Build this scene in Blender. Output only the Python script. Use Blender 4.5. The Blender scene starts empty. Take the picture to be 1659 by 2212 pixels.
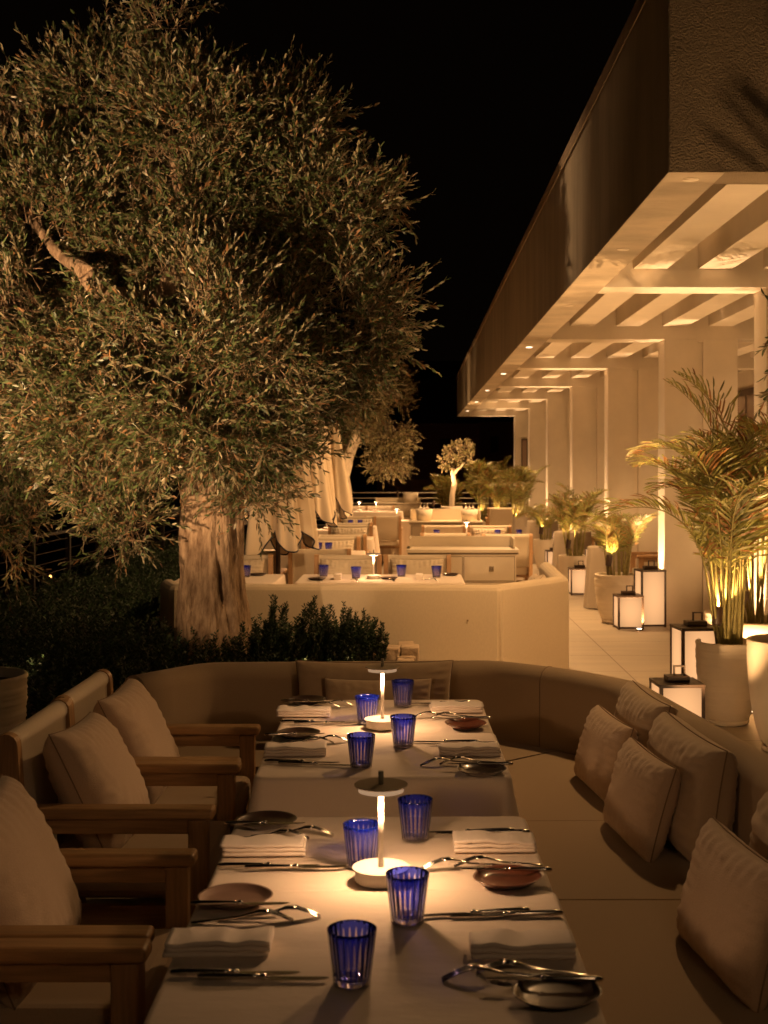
import bpy, bmesh, math, random
import numpy as np
from mathutils import Vector, Matrix, noise
PI = math.pi
R = math.radians
random.seed(7)
C = bpy.context.scene.collection
sc = bpy.context.scene

# ------------------------------------------------------------ camera, world, exposure
F, CX, CY, H = 2780.0, 890.0, 1012.0, 1.67      # survey of the photograph on a 1659 x 2212 grid
cam = bpy.data.cameras.new('camera')
cam.sensor_fit = 'HORIZONTAL'; cam.sensor_width = 36
cam.lens = F / 1659 * 36
cam.shift_x = -(CX - 829.5) / 1659
cam.shift_y = -(1106 - CY) / 1659
cam.clip_start = 0.05; cam.clip_end = 1200
cam.dof.use_dof = True; cam.dof.focus_distance = 5.2; cam.dof.aperture_fstop = 9.0
co = bpy.data.objects.new('camera', cam); C.objects.link(co)
co.location = (0, 0, H); co.rotation_euler = (PI / 2, 0, 0)
sc.camera = co
w = bpy.data.worlds.new('World'); sc.world = w; w.use_nodes = True
w.node_tree.nodes['Background'].inputs[0].default_value = (0.9, 0.5, 0.28, 1)
w.node_tree.nodes['Background'].inputs[1].default_value = 0.0006
sc.view_settings.view_transform = 'Standard'; sc.view_settings.look = 'None'
sc.view_settings.exposure = 1.0; sc.view_settings.gamma = 1
cy = sc.cycles
cy.use_denoising = True; cy.max_bounces = 8; cy.diffuse_bounces = 4; cy.glossy_bounces = 3
cy.transmission_bounces = 6; cy.transparent_max_bounces = 32; cy.sample_clamp_indirect = 4
cy.caustics_reflective = False; cy.caustics_refractive = False; cy.blur_glossy = 1.0

def at(X, Y, z):
    d = (H - z) * F / (Y - CY)
    return Vector(((X - CX) / F * d, d, z))
def dp(X, Y, d):
    return Vector(((X - CX) / F * d, d, H - (Y - CY) / F * d))

WARM = (1.0, 0.55, 0.225)
TABLE_LIGHT = (1.0, 0.55, 0.27)
FIT = []
def lamp(kind, loc, power, color=WARM, target=None, size=0.03, angle=60, blend=0.6, parent=None, name='light', spread=None):
    l = bpy.data.lights.new(name, kind); l.energy = power; l.color = color
    if kind == 'AREA':
        l.shape = 'DISK'; l.size = size
        if spread: l.spread = R(spread)
    else: l.shadow_soft_size = size
    if kind == 'SPOT': l.spot_size = R(angle); l.spot_blend = blend
    o = bpy.data.objects.new(name, l); C.objects.link(o)
    if parent: o.parent = parent
    o.location = loc
    if target is not None:
        o.rotation_euler = (Vector(target) - Vector(loc)).to_track_quat('-Z', 'Y').to_euler()
    return o

# ------------------------------------------------------------ materials
M = {}
def nodes(m): m.use_nodes = True; return m.node_tree.nodes, m.node_tree.links
def pmat(name, col, rough=0.6, metal=0.0, bump=0.0, bscale=60, var=0.0, vscale=4, sheen=0.0, spec=0.5, stretch=(1, 1, 1), detail=4, coat=0.0, var_col=None, bump_dist=0.003):
    m = bpy.data.materials.new(name); n, l = nodes(m)
    b = n['Principled BSDF']
    b.inputs['Base Color'].default_value = (*col, 1); b.inputs['Roughness'].default_value = rough
    b.inputs['Metallic'].default_value = metal; b.inputs['Specular IOR Level'].default_value = spec
    b.inputs['Sheen Weight'].default_value = sheen; b.inputs['Coat Weight'].default_value = coat
    if bump or var:
        tc = n.new('ShaderNodeTexCoord'); mp = n.new('ShaderNodeMapping')
        mp.inputs['Scale'].default_value = stretch; l.new(tc.outputs['Object'], mp.inputs[0])
    if var:
        t = n.new('ShaderNodeTexNoise'); t.inputs['Scale'].default_value = vscale; t.inputs['Detail'].default_value = 6
        t.inputs['Roughness'].default_value = 0.65
        l.new(mp.outputs[0], t.inputs['Vector'])
        r = n.new('ShaderNodeValToRGB'); r.color_ramp.elements[0].position = 0.32; r.color_ramp.elements[1].position = 0.68
        d = var_col or tuple(c * (1 - var) for c in col)
        r.color_ramp.elements[0].color = (*d, 1); r.color_ramp.elements[1].color = (*[min(1, c * (1 + var * 0.35)) for c in col], 1)
        l.new(t.outputs[0], r.inputs[0]); l.new(r.outputs[0], b.inputs['Base Color'])
    if bump:
        t = n.new('ShaderNodeTexNoise'); t.inputs['Scale'].default_value = bscale; t.inputs['Detail'].default_value = detail
        l.new(mp.outputs[0], t.inputs['Vector'])
        bp = n.new('ShaderNodeBump'); bp.inputs['Strength'].default_value = bump; bp.inputs['Distance'].default_value = bump_dist
        l.new(t.outputs[0], bp.inputs['Height']); l.new(bp.outputs[0], b.inputs['Normal'])
    M[name] = m
    return m
def emat(name, col, s, grad=None):
    m = bpy.data.materials.new(name); n, l = nodes(m); n.clear()
    e = n.new('ShaderNodeEmission'); e.inputs[0].default_value = (*col, 1); e.inputs[1].default_value = s
    o = n.new('ShaderNodeOutputMaterial'); l.new(e.outputs[0], o.inputs[0]); M[name] = m
    return m

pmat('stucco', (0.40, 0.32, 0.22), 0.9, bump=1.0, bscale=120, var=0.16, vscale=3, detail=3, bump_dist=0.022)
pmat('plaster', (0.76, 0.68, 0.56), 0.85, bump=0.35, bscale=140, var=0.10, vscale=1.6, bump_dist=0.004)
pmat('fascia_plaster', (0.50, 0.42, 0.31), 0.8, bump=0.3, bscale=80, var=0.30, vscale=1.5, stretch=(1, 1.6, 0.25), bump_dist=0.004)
pmat('metal_cap', (0.62, 0.48, 0.34), 0.4, metal=0.3)
pmat('teak', (0.43, 0.255, 0.115), 0.42, bump=0.25, bscale=40, var=0.35, vscale=14, stretch=(0.35, 6, 6), spec=0.4, bump_dist=0.001)
pmat('teak_up', (0.43, 0.255, 0.115), 0.42, bump=0.25, bscale=40, var=0.35, vscale=14, stretch=(6, 6, 0.35), spec=0.4, bump_dist=0.001)
pmat('teak_pale', (0.50, 0.30, 0.15), 0.5, bump=0.2, bscale=40, var=0.25, vscale=14, stretch=(6, 6, 0.4), bump_dist=0.001)
pmat('sofa_fabric', (0.42, 0.31, 0.19), 0.95, bump=0.6, bscale=420, var=0.10, vscale=260, sheen=0.25, detail=3, bump_dist=0.002)
pmat('wall_fabric', (0.60, 0.50, 0.36), 0.95, bump=0.4, bscale=300, var=0.07, vscale=120, sheen=0.1, bump_dist=0.002, stretch=(1, 1, 0.4))
pmat('cushion_fabric', (0.52, 0.40, 0.27), 0.95, bump=0.6, bscale=420, var=0.12, vscale=320, sheen=0.3, detail=3, bump_dist=0.002)
pmat('pillow_fabric', (0.60, 0.45, 0.31), 0.95, bump=0.7, bscale=300, var=0.10, vscale=260, sheen=0.3, detail=3, bump_dist=0.003)
pmat('faint_seam', (0.33, 0.24, 0.15), 0.95)
pmat('seam_fabric', (0.27, 0.19, 0.12), 0.95)
pmat('canvas', (0.64, 0.55, 0.42), 0.9, bump=0.3, bscale=300, var=0.06, vscale=100, bump_dist=0.002)
pmat('mauve_fabric', (0.38, 0.32, 0.25), 0.95, bump=0.3, bscale=200, bump_dist=0.002)
pmat('parasol_canvas', (0.72, 0.60, 0.44), 0.9, bump=0.15, bscale=200, bump_dist=0.002)
pmat('navy_piping', (0.02, 0.02, 0.035), 0.7)
pmat('cloth', (0.80, 0.68, 0.56), 0.85, bump=0.6, bscale=8, var=0.03, vscale=200, sheen=0.1, detail=9, bump_dist=0.006, stretch=(1, 2.4, 1))
pmat('napkin', (0.86, 0.76, 0.66), 0.85, bump=0.5, bscale=60, sheen=0.2, bump_dist=0.002)
pmat('silver', (0.62, 0.58, 0.52), 0.17, metal=1.0)
pmat('plate_rust', (0.17, 0.055, 0.03), 0.28, var=0.4, vscale=14, coat=0.5)
pmat('plate_dark', (0.06, 0.035, 0.025), 0.3, var=0.4, vscale=14, coat=0.5)
pmat('plate_taupe', (0.24, 0.15, 0.11), 0.5, var=0.2, vscale=10)
pmat('white_metal', (0.80, 0.74, 0.66), 0.45)
pmat('taupe_metal', (0.42, 0.34, 0.24), 0.4)
pmat('knob_metal', (0.35, 0.34, 0.26), 0.35)
pmat('bronze', (0.055, 0.03, 0.018), 0.45, spec=0.6)
pmat('black_metal', (0.02, 0.014, 0.01), 0.5)
pmat('pot_white', (0.76, 0.67, 0.54), 0.7, bump=0.15, bscale=30, var=0.08, vscale=4)
pmat('soil', (0.05, 0.03, 0.02), 1.0, bump=1.0, bscale=40, var=0.5, vscale=30, bump_dist=0.02)
pmat('paint_cream', (0.66, 0.57, 0.43), 0.55, var=0.05, vscale=5)
pmat('groove_dark', (0.20, 0.15, 0.09), 0.8)
pmat('bark', (0.38, 0.27, 0.17), 0.95, bump=1.0, bscale=13, var=0.6, vscale=9, stretch=(2.6, 2.6, 0.75), detail=10, bump_dist=0.03, var_col=(0.15, 0.09, 0.05))
pmat('twig', (0.30, 0.20, 0.12), 0.9)
pmat('pale_bark', (0.60, 0.50, 0.38), 0.9, bump=0.7, bscale=30, var=0.3, vscale=8, stretch=(1, 1, 0.5), bump_dist=0.01)
pmat('palm_stem', (0.34, 0.30, 0.10), 0.6, var=0.4, vscale=12, stretch=(1, 1, 2))
pmat('stone', (0.48, 0.36, 0.24), 0.95, bump=1.0, bscale=18, var=0.4, vscale=7, detail=8, bump_dist=0.02)
pmat('earth', (0.07, 0.045, 0.03), 1.0, bump=1.0, bscale=12, var=0.5, vscale=6, bump_dist=0.05)
pmat('hill', (0.05, 0.03, 0.02), 1.0)
pmat('house', (0.35, 0.19, 0.13), 0.95)
pmat('house_dark', (0.02, 0.012, 0.01), 0.6)
pmat('glass_door', (0.30, 0.21, 0.16), 0.12, spec=0.8)
pmat('floor_dark', (0.1, 0.07, 0.05), 0.9)
def lantern_mat():
    m = bpy.data.materials.new('lantern_glow'); n, l = nodes(m); n.clear()
    tc = n.new('ShaderNodeTexCoord'); sp = n.new('ShaderNodeSeparateXYZ'); l.new(tc.outputs['Generated'], sp.inputs[0])
    def mth(op, a, b=None):
        k = n.new('ShaderNodeMath'); k.operation = op
        for i, v in enumerate((a, b)):
            if v is None: continue
            if isinstance(v, (int, float)): k.inputs[i].default_value = v
            else: l.new(v, k.inputs[i])
        return k.outputs[0]
    dx = mth('POWER', mth('ABSOLUTE', mth('SUBTRACT', sp.outputs[0], 0.5)), 2.0); dz = mth('POWER', mth('ABSOLUTE', mth('SUBTRACT', sp.outputs[2], 0.55)), 2.0)
    st = mth('SUBTRACT', 0.54, mth('MULTIPLY', mth('ADD', dx, dz), 0.45))
    e = n.new('ShaderNodeEmission'); e.inputs[0].default_value = (1.0, 0.50, 0.21, 1); l.new(st, e.inputs[1])
    o = n.new('ShaderNodeOutputMaterial'); l.new(e.outputs[0], o.inputs[0]); M['lantern_glow'] = m
lantern_mat()
emat('led', (1.0, 0.58, 0.29), 22)
emat('shade_glow', (1.0, 0.60, 0.33), 0.20)
emat('led_spot', (1.0, 0.70, 0.42), 6)
emat('led_down', (1.0, 0.72, 0.45), 3)
emat('city_orange', (1.0, 0.40, 0.10), 4)
emat('city_white', (1.0, 0.8, 0.5), 25)

def floor_mat():
    m = bpy.data.materials.new('floor_tiles'); n, l = nodes(m); b = n['Principled BSDF']
    tc = n.new('ShaderNodeTexCoord')
    mp = n.new('ShaderNodeMapping'); mp.inputs['Location'].default_value = (0.04, 0.2, 0)
    l.new(tc.outputs['Object'], mp.inputs[0])
    br = n.new('ShaderNodeTexBrick'); br.offset = 0; br.inputs['Scale'].default_value = 1
    br.inputs['Brick Width'].default_value = 0.9; br.inputs['Row Height'].default_value = 0.9
    br.inputs['Mortar Size'].default_value = 0.0045; br.inputs['Mortar Smooth'].default_value = 0.2
    br.inputs['Color1'].default_value = (0.52, 0.44, 0.34, 1); br.inputs['Color2'].default_value = (0.47, 0.40, 0.31, 1)
    br.inputs['Mortar'].default_value = (0.18, 0.13, 0.08, 1)
    l.new(mp.outputs[0], br.inputs[0])
    t = n.new('ShaderNodeTexNoise'); t.inputs['Scale'].default_value = 3.5; t.inputs['Detail'].default_value = 8
    mp2 = n.new('ShaderNodeMapping'); mp2.inputs['Scale'].default_value = (0.35, 1.6, 1); l.new(tc.outputs['Object'], mp2.inputs[0]); l.new(mp2.outputs[0], t.inputs[0])
    mx = n.new('ShaderNodeMix'); mx.data_type = 'RGBA'; mx.blend_type = 'MULTIPLY'; mx.inputs[0].default_value = 0.5
    l.new(br.outputs[0], mx.inputs[6]); l.new(t.outputs[0], mx.inputs[7]); l.new(mx.outputs[2], b.inputs['Base Color'])
    rr = n.new('ShaderNodeMapRange'); rr.inputs[3].default_value = 0.42; rr.inputs[4].default_value = 0.7
    l.new(t.outputs[0], rr.inputs[0]); l.new(rr.outputs[0], b.inputs['Roughness'])
    bp = n.new('ShaderNodeBump'); bp.inputs['Strength'].default_value = 0.4; bp.inputs['Distance'].default_value = 0.004
    l.new(br.outputs[1], bp.inputs['Height']); bp.invert = True; l.new(bp.outputs[0], b.inputs['Normal'])
    M['floor_tiles'] = m
floor_mat()

def leaf_mat(name, top, under, trans=0.25, rough=0.45, vary=0.5, alt=None, altp=0.2):
    m = bpy.data.materials.new(name); n, l = nodes(m); b = n['Principled BSDF']
    g = n.new('ShaderNodeNewGeometry')
    mx = n.new('ShaderNodeMix'); mx.data_type = 'RGBA'
    l.new(g.outputs['Backfacing'], mx.inputs[0]); mx.inputs[6].default_value = (*top, 1); mx.inputs[7].default_value = (*under, 1)
    src = mx.outputs[2]
    if alt:
        gt = n.new('ShaderNodeMath'); gt.operation = 'GREATER_THAN'; gt.inputs[1].default_value = 1 - altp
        l.new(g.outputs['Random Per Island'], gt.inputs[0])
        m3 = n.new('ShaderNodeMix'); m3.data_type = 'RGBA'; l.new(gt.outputs[0], m3.inputs[0]); l.new(src, m3.inputs[6]); m3.inputs[7].default_value = (*alt, 1)
        src = m3.outputs[2]
    wn = n.new('ShaderNodeTexWhiteNoise'); wn.noise_dimensions = '1D'; l.new(g.outputs['Random Per Island'], wn.inputs['W'])
    mr = n.new('ShaderNodeMapRange'); mr.inputs[3].default_value = 1 - vary; mr.inputs[4].default_value = 1 + vary; l.new(wn.outputs[0], mr.inputs[0])
    hs = n.new('ShaderNodeHueSaturation'); l.new(mr.outputs[0], hs.inputs['Value']); l.new(src, hs.inputs['Color'])
    l.new(hs.outputs[0], b.inputs['Base Color']); b.inputs['Roughness'].default_value = rough
    tr = n.new('ShaderNodeBsdfTranslucent'); l.new(hs.outputs[0], tr.inputs[0])
    ms = n.new('ShaderNodeMixShader'); ms.inputs[0].default_value = trans
    l.new(b.outputs[0], ms.inputs[1]); l.new(tr.outputs[0], ms.inputs[2]); l.new(ms.outputs[0], n['Material Output'].inputs[0])
    M[name] = m
leaf_mat('olive_leaf', (0.075, 0.105, 0.035), (0.26, 0.225, 0.13), 0.22, 0.4, 0.45, alt=(0.22, 0.12, 0.05), altp=0.12)
leaf_mat('olive_leaf_far', (0.13, 0.12, 0.05), (0.26, 0.21, 0.12), 0.22, 0.5, 0.35)
leaf_mat('palm_leaf', (0.28, 0.30, 0.07), (0.30, 0.29, 0.09), 0.35, 0.4, 0.45, alt=(0.34, 0.17, 0.06), altp=0.22)
leaf_mat('rosemary_leaf', (0.034, 0.070, 0.024), (0.042, 0.062, 0.03), 0.15, 0.6, 0.4)

def glass_mats():
    m = bpy.data.materials.new('cut_blue_glass'); n, l = nodes(m); n.clear()
    out = n.new('ShaderNodeOutputMaterial')
    tc = n.new('ShaderNodeTexCoord'); sp = n.new('ShaderNodeSeparateXYZ'); l.new(tc.outputs['Object'], sp.inputs[0])
    def mth(op, a, b=None, clamp=False):
        k = n.new('ShaderNodeMath'); k.operation = op; k.use_clamp = clamp
        for i, v in enumerate((a, b)):
            if v is None: continue
            if isinstance(v, (int, float)): k.inputs[i].default_value = v
            else: l.new(v, k.inputs[i])
        return k.outputs[0]
    ang = mth('ARCTAN2', sp.outputs[1], sp.outputs[0])
    fr = mth('FRACT', mth('MULTIPLY', mth('ADD', ang, 7.0), 22 / (2 * PI)))
    dist = mth('MULTIPLY', mth('ABSOLUTE', mth('SUBTRACT', fr, 0.5)), 2)
    t = mth('MULTIPLY', mth('SUBTRACT', 0.086, sp.outputs[2]), 22, True)
    wd = mth('MULTIPLY', mth('SQRT', t), 0.60)
    low = mth('LESS_THAN', sp.outputs[2], 0.011)
    wd = mth('MAXIMUM', wd, low)
    clear = mth('LESS_THAN', dist, wd)
    def branch(tint, dif, mixd):
        tr = n.new('ShaderNodeBsdfTransparent'); tr.inputs[0].default_value = (*tint, 1)
        df = n.new('ShaderNodeBsdfTranslucent'); df.inputs[0].default_value = (*dif, 1)
        d2 = n.new('ShaderNodeBsdfDiffuse'); d2.inputs[0].default_value = (*dif, 1)
        a = n.new('ShaderNodeMixShader'); a.inputs[0].default_value = 0.5; l.new(df.outputs[0], a.inputs[1]); l.new(d2.outputs[0], a.inputs[2])
        ms = n.new('ShaderNodeMixShader'); ms.inputs[0].default_value = mixd
        l.new(tr.outputs[0], ms.inputs[1]); l.new(a.outputs[0], ms.inputs[2]); return ms.outputs[0]
    blue = branch((0.30, 0.36, 0.98), (0.02, 0.06, 1.0), 0.20)
    clr = branch((0.94, 0.91, 0.97), (0.7, 0.6, 0.85), 0.13)
    m1 = n.new('ShaderNodeMixShader'); l.new(clear, m1.inputs[0]); l.new(blue, m1.inputs[1]); l.new(clr, m1.inputs[2])
    gl = n.new('ShaderNodeBsdfGlossy'); gl.inputs['Roughness'].default_value = 0.06; gl.inputs[0].default_value = (1, 1, 1, 1)
    fn = n.new('ShaderNodeFresnel'); fn.inputs[0].default_value = 1.5
    bp = n.new('ShaderNodeBump'); bp.inputs['Strength'].default_value = 0.7; bp.inputs['Distance'].default_value = 0.002
    l.new(dist, bp.inputs['Height']); l.new(bp.outputs[0], gl.inputs['Normal']); l.new(bp.outputs[0], fn.inputs['Normal'])
    m2 = n.new('ShaderNodeMixShader'); l.new(fn.outputs[0], m2.inputs[0]); l.new(m1.outputs[0], m2.inputs[1]); l.new(gl.outputs[0], m2.inputs[2])
    l.new(m2.outputs[0], out.inputs[0]); M['cut_glass'] = m
    g = bpy.data.materials.new('clear_glass'); n, l = nodes(g); b = n['Principled BSDF']
    b.inputs['Transmission Weight'].default_value = 1; b.inputs['Roughness'].default_value = 0.03; b.inputs['IOR'].default_value = 1.5
    b.inputs['Base Color'].default_value = (0.96, 0.95, 1.0, 1); M['clear_glass'] = g
glass_mats()

# ------------------------------------------------------------ mesh helpers
def link(name, me, mat, parent=None, loc=None):
    o = bpy.data.objects.new(name, me); C.objects.link(o)
    if mat: me.materials.append(M[mat] if isinstance(mat, str) else mat)
    if parent: o.parent = parent
    if loc is not None: o.location = loc
    return o
class MB:
    def __init__(s): s.v = []; s.f = []; s.s = []
    def add(s, vs, fs, smooth=False):
        b = len(s.v); s.v += [tuple(p) for p in vs]; s.f += [tuple(i + b for i in f) for f in fs]
        s.s += smooth if isinstance(smooth, list) else [smooth] * len(fs); return s
    def box(s, x0, x1, y0, y1, z0, z1, Mx=None):
        vs = [Vector(p) for p in [(x0, y0, z0), (x1, y0, z0), (x1, y1, z0), (x0, y1, z0), (x0, y0, z1), (x1, y0, z1), (x1, y1, z1), (x0, y1, z1)]]
        if Mx: vs = [Mx @ p for p in vs]
        return s.add(vs, [(3, 2, 1, 0), (4, 5, 6, 7), (0, 1, 5, 4), (1, 2, 6, 5), (2, 3, 7, 6), (3, 0, 4, 7)])
    def bm(s, bm_, smooth=False, big=None):
        bm_.verts.ensure_lookup_table()
        sm = []
        fs = []
        for f in bm_.faces:
            fs.append([v.index for v in f.verts]); sm.append(smooth and (big is None or f.calc_area() < big))
        s.add([v.co for v in bm_.verts], fs, sm); bm_.free(); return s
    def rbox(s, x0, x1, y0, y1, z0, z1, r=0.01, seg=2, Mx=None, smooth=True):
        b = bmesh.new(); bmesh.ops.create_cube(b, size=1)
        for v in b.verts:
            v.co = Vector(((x0 + x1) / 2 + v.co.x * (x1 - x0), (y0 + y1) / 2 + v.co.y * (y1 - y0), (z0 + z1) / 2 + v.co.z * (z1 - z0)))
        bmesh.ops.bevel(b, geom=b.edges[:], offset=r, segments=seg, affect='EDGES', profile=0.5)
        if Mx: bmesh.ops.transform(b, matrix=Mx, verts=b.verts[:])
        b.verts.index_update()
        dims = sorted([x1 - x0, y1 - y0, z1 - z0])
        return s.bm(b, smooth, r * dims[0] * 1.2)
    def prism(s, poly, z0, z1, r=0.03, seg=4):
        b = bmesh.new(); vs = [b.verts.new((x, y, z0)) for x, y in poly]; f = b.faces.new(vs)
        if f.normal.z > 0: pass
        f.normal_update()
        if f.normal.z > 0: f.normal_flip()
        g = bmesh.ops.extrude_face_region(b, geom=[f])
        nv = [e for e in g['geom'] if isinstance(e, bmesh.types.BMVert)]
        for v in nv: v.co.z = z1
        ed = [e for e in b.edges if any(v.co.z == z1 for v in e.verts)]
        if r: bmesh.ops.bevel(b, geom=ed, offset=r, segments=seg, affect='EDGES', profile=0.5)
        b.verts.index_update(); b.normal_update()
        bmesh.ops.recalc_face_normals(b, faces=b.faces[:])
        return s.bm(b, True, 0.02)
    def tube(s, pts, r, n=8, cap=True, smooth=True, flat=None):
        pts = [Vector(p) for p in pts]; rr = r if isinstance(r, (list, tuple)) else [r] * len(pts)
        b = len(s.v); up = Vector((0, 0, 1)); prev = None
        for i, p in enumerate(pts):
            t = (pts[min(i + 1, len(pts) - 1)] - pts[max(i - 1, 0)]).normalized()
            a = prev if prev else (Vector((1, 0, 0)) if abs(t.z) > 0.9 else up)
            u = (a - t * a.dot(t)).normalized(); prev = u; v_ = t.cross(u)
            for k in range(n):
                an = 2 * PI * k / n; q = rr[i]
                fx = flat or 1
                s.v.append(tuple(p + u * math.cos(an) * q * fx + v_ * math.sin(an) * q))
        for i in range(len(pts) - 1):
            for k in range(n):
                k2 = (k + 1) % n
                s.f.append((b + i * n + k, b + i * n + k2, b + (i + 1) * n + k2, b + (i + 1) * n + k)); s.s.append(smooth)
        if cap:
            s.f.append(tuple(b + k for k in reversed(range(n)))); s.s.append(False)
            e = b + (len(pts) - 1) * n
            s.f.append(tuple(e + k for k in range(n))); s.s.append(False)
        return s
    def lathe(s, prof, n=32, c=(0, 0), wob=None, smooth=True, cap0=True, cap1=True):
        b = len(s.v)
        for r, z in prof:
            for k in range(n):
                a = 2 * PI * k / n; q = r * (wob(a, r, z) if wob else 1)
                s.v.append((c[0] + q * math.cos(a), c[1] + q * math.sin(a), z))
        for i in range(len(prof) - 1):
            for k in range(n):
                k2 = (k + 1) % n
                s.f.append((b + i * n + k, b + i * n + k2, b + (i + 1) * n + k2, b + (i + 1) * n + k)); s.s.append(smooth)
        if cap0: s.f.append(tuple(b + k for k in reversed(range(n)))); s.s.append(False)
        if cap1:
            e = b + (len(prof) - 1) * n
            s.f.append(tuple(e + k for k in range(n))); s.s.append(False)
        return s
    def sweep(s, path, prof, smooth=True):
        n = len(prof); b = len(s.v); P = [Vector(p) for p in path]
        for i, p in enumerate(P):
            d0 = (P[i] - P[i - 1]).normalized() if i else None
            d1 = (P[i + 1] - P[i]).normalized() if i < len(P) - 1 else None
            if d0 is None: d0 = d1
            if d1 is None: d1 = d0
            n0 = Vector((-d0.y, d0.x)); n1 = Vector((-d1.y, d1.x)); m = (n0 + n1).normalized(); k = 1 / max(0.4, m.dot(n0))
            for o_, z in prof: s.v.append((p.x + m.x * o_ * k, p.y + m.y * o_ * k, z))
        for i in range(len(P) - 1):
            for k in range(n):
                k2 = (k + 1) % n
                s.f.append((b + i * n + k, b + (i + 1) * n + k, b + (i + 1) * n + k2, b + i * n + k2)); s.s.append(smooth)
        s.f.append(tuple(b + k for k in range(n))); s.s.append(False)
        e = b + (len(P) - 1) * n
        s.f.append(tuple(e + k for k in reversed(range(n)))); s.s.append(False)
        return s
    def mesh(s, name='mesh'):
        me = bpy.data.meshes.new(name); me.from_pydata(s.v, [], s.f); me.polygons.foreach_set('use_smooth', s.s); me.update(); return me
    def build(s, name, mat, parent=None, loc=None): return link(name, s.mesh(name), mat, parent, loc)

def tag(o, label=None, cat=None, group=None, kind=None):
    if label: o['label'] = label
    if cat: o['category'] = cat
    if group: o['group'] = group
    if kind: o['kind'] = kind
    return o
def thing(name, label, cat, loc=(0, 0, 0), rz=0, group=None):
    o = bpy.data.objects.new(name, None); C.objects.link(o); o.location = loc; o.rotation_euler = (0, 0, rz)
    o.empty_display_size = 0.1
    return tag(o, label, cat, group)
def dup(o, loc=None, rz=None, label=None, group=None, parent=None):
    c = o.copy(); C.objects.link(c)
    if parent: c.parent = parent
    for ch in [x for x in bpy.data.objects if x.parent == o]: dup(ch, parent=c)
    if loc is not None: c.location = loc
    if rz is not None: c.rotation_euler = (c.rotation_euler[0], c.rotation_euler[1], rz)
    if label: c['label'] = label
    if group: c['group'] = group
    return c
def struct(o): o['kind'] = 'structure'; return o

# ------------------------------------------------------------ setting
struct(MB().box(-3.75, 12, -4, 38, -0.35, 0).build('terrace_floor', 'floor_tiles'))
def terrain():
    mb = MB(); n = 60; L = 500
    for j in range(n + 1):
        for i in range(n + 1):
            x = -L + 2 * L * i / n; y = -100 + 700 * j / n
            z = -9 + max(0, (y - 90)) * 0.10 + 5 * noise.noise(Vector((x / 90, y / 90, 3)))
            if abs(x) < 40 and y < 70: z = min(z, -7)
            mb.v.append((x, y, z))
    for j in range(n):
        for i in range(n):
            a = j * (n + 1) + i; mb.f.append((a, a + 1, a + n + 2, a + n + 1)); mb.s.append(True)
    struct(mb.build('terrain', 'hill'))
terrain()
houses = [
    (dp(893, 1060, 44), 0.62, 5, 0.5, 'low dark terracotta block just above the far console with a pot'),
    (dp(925, 1000, 80), 3.2, 6, 4.6, 'dim square house behind the second olive tree'),
    (dp(1005, 1010, 95), 3.6, 7, 4.4, 'dim pale house behind the small potted olive'),
    (dp(1098, 985, 85), 1.9, 6, 4.2, 'dim house with a dark doorway beside the far end of the pergola'),
    (dp(965, 840, 260), 9, 12, 11, 'barely lit house high on the dark hillside'),
]
for i, (p, hw, dd, hh, lab) in enumerate(houses):
    t = thing('house', lab, 'house', (p.x, p.y, -12), 0, 'houses in the dark beyond the terrace')
    top = p.z + hh * 0.5 + 12
    MB().box(-hw, hw, 0, dd, 0, top).build('wall', 'house', t)
    MB().box(-hw - 0.1, hw + 0.1, -0.1, dd + 0.1, top, top + 0.15).build('roof', 'house', t)
    for q in (-0.5, 0.35):
        MB().box(hw * q - hw * 0.12, hw * q + hw * 0.16, -0.03, 0.02, top - 1.9 * max(1, hh / 6), top - 0.8).build('window', 'house_dark', t)
lamp('POINT', (6, 60, 2), 30, (1, 0.35, 0.15), size=0.5)  # added point light without a fixture, dimly lifts the houses
citylights = [(28, 1330, 40, 'city_orange', 0.07, 'glowing orange street lamp seen low through the left fence'),
              (109, 1245, 55, 'city_orange', 0.05, 'small orange lamp just below the leftmost olive foliage'),
              (1104, 758, 300, 'city_white', 0.0, ''),
              (13, 1416, 34, 'city_white', 0.02, 'tiny yellow lamp low at the left fence'),
              (954, 941, 150, 'city_white', 0.12, 'lone distant white lamp above the potted olive')]
for X, Y, d, mm, r, lab in citylights:
    if not r: continue
    p = dp(X, Y, d); t = thing('street_lamp', lab, 'street lamp', (p.x, p.y, -12), 0)
    MB().tube([(0, 0, 0), (0, 0, p.z + 12 - r)], 0.04, 6).build('pole', 'black_metal', t)
    MB().lathe([(r * math.cos(a) + 1e-4, p.z + 12 + r * math.sin(a)) for a in np.linspace(-PI / 2, PI / 2, 7)], 10).build('lamp_head', mm, t)
    if X == 28: lamp('POINT', (p.x, p.y - 0.5, p.z + 0.2), 25, (1, 0.4, 0.15), size=0.1)
wp = dp(15, 1400, 42)
pc = thing('parked_car', 'dim red car parked below the orange street lamp', 'car', (wp.x - 0.2, wp.y, wp.z - 0.35), 0.2)
MB().rbox(-1.9, 1.9, -0.8, 0.8, 0.25, 0.8, 0.1).build('body', pmat('car_red', (0.5, 0.06, 0.02), 0.4), pc)
MB().rbox(-1.0, 1.1, -0.7, 0.7, 0.8, 1.35, 0.2).build('cabin', 'house_dark', pc)
for q in (-1.2, 1.2):
    for s_ in (-0.8, 0.8): MB().tube([(q, s_ - 0.08, 0.3), (q, s_ + 0.08, 0.3)], 0.3, 16).build('wheel', 'black_metal', pc)
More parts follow.
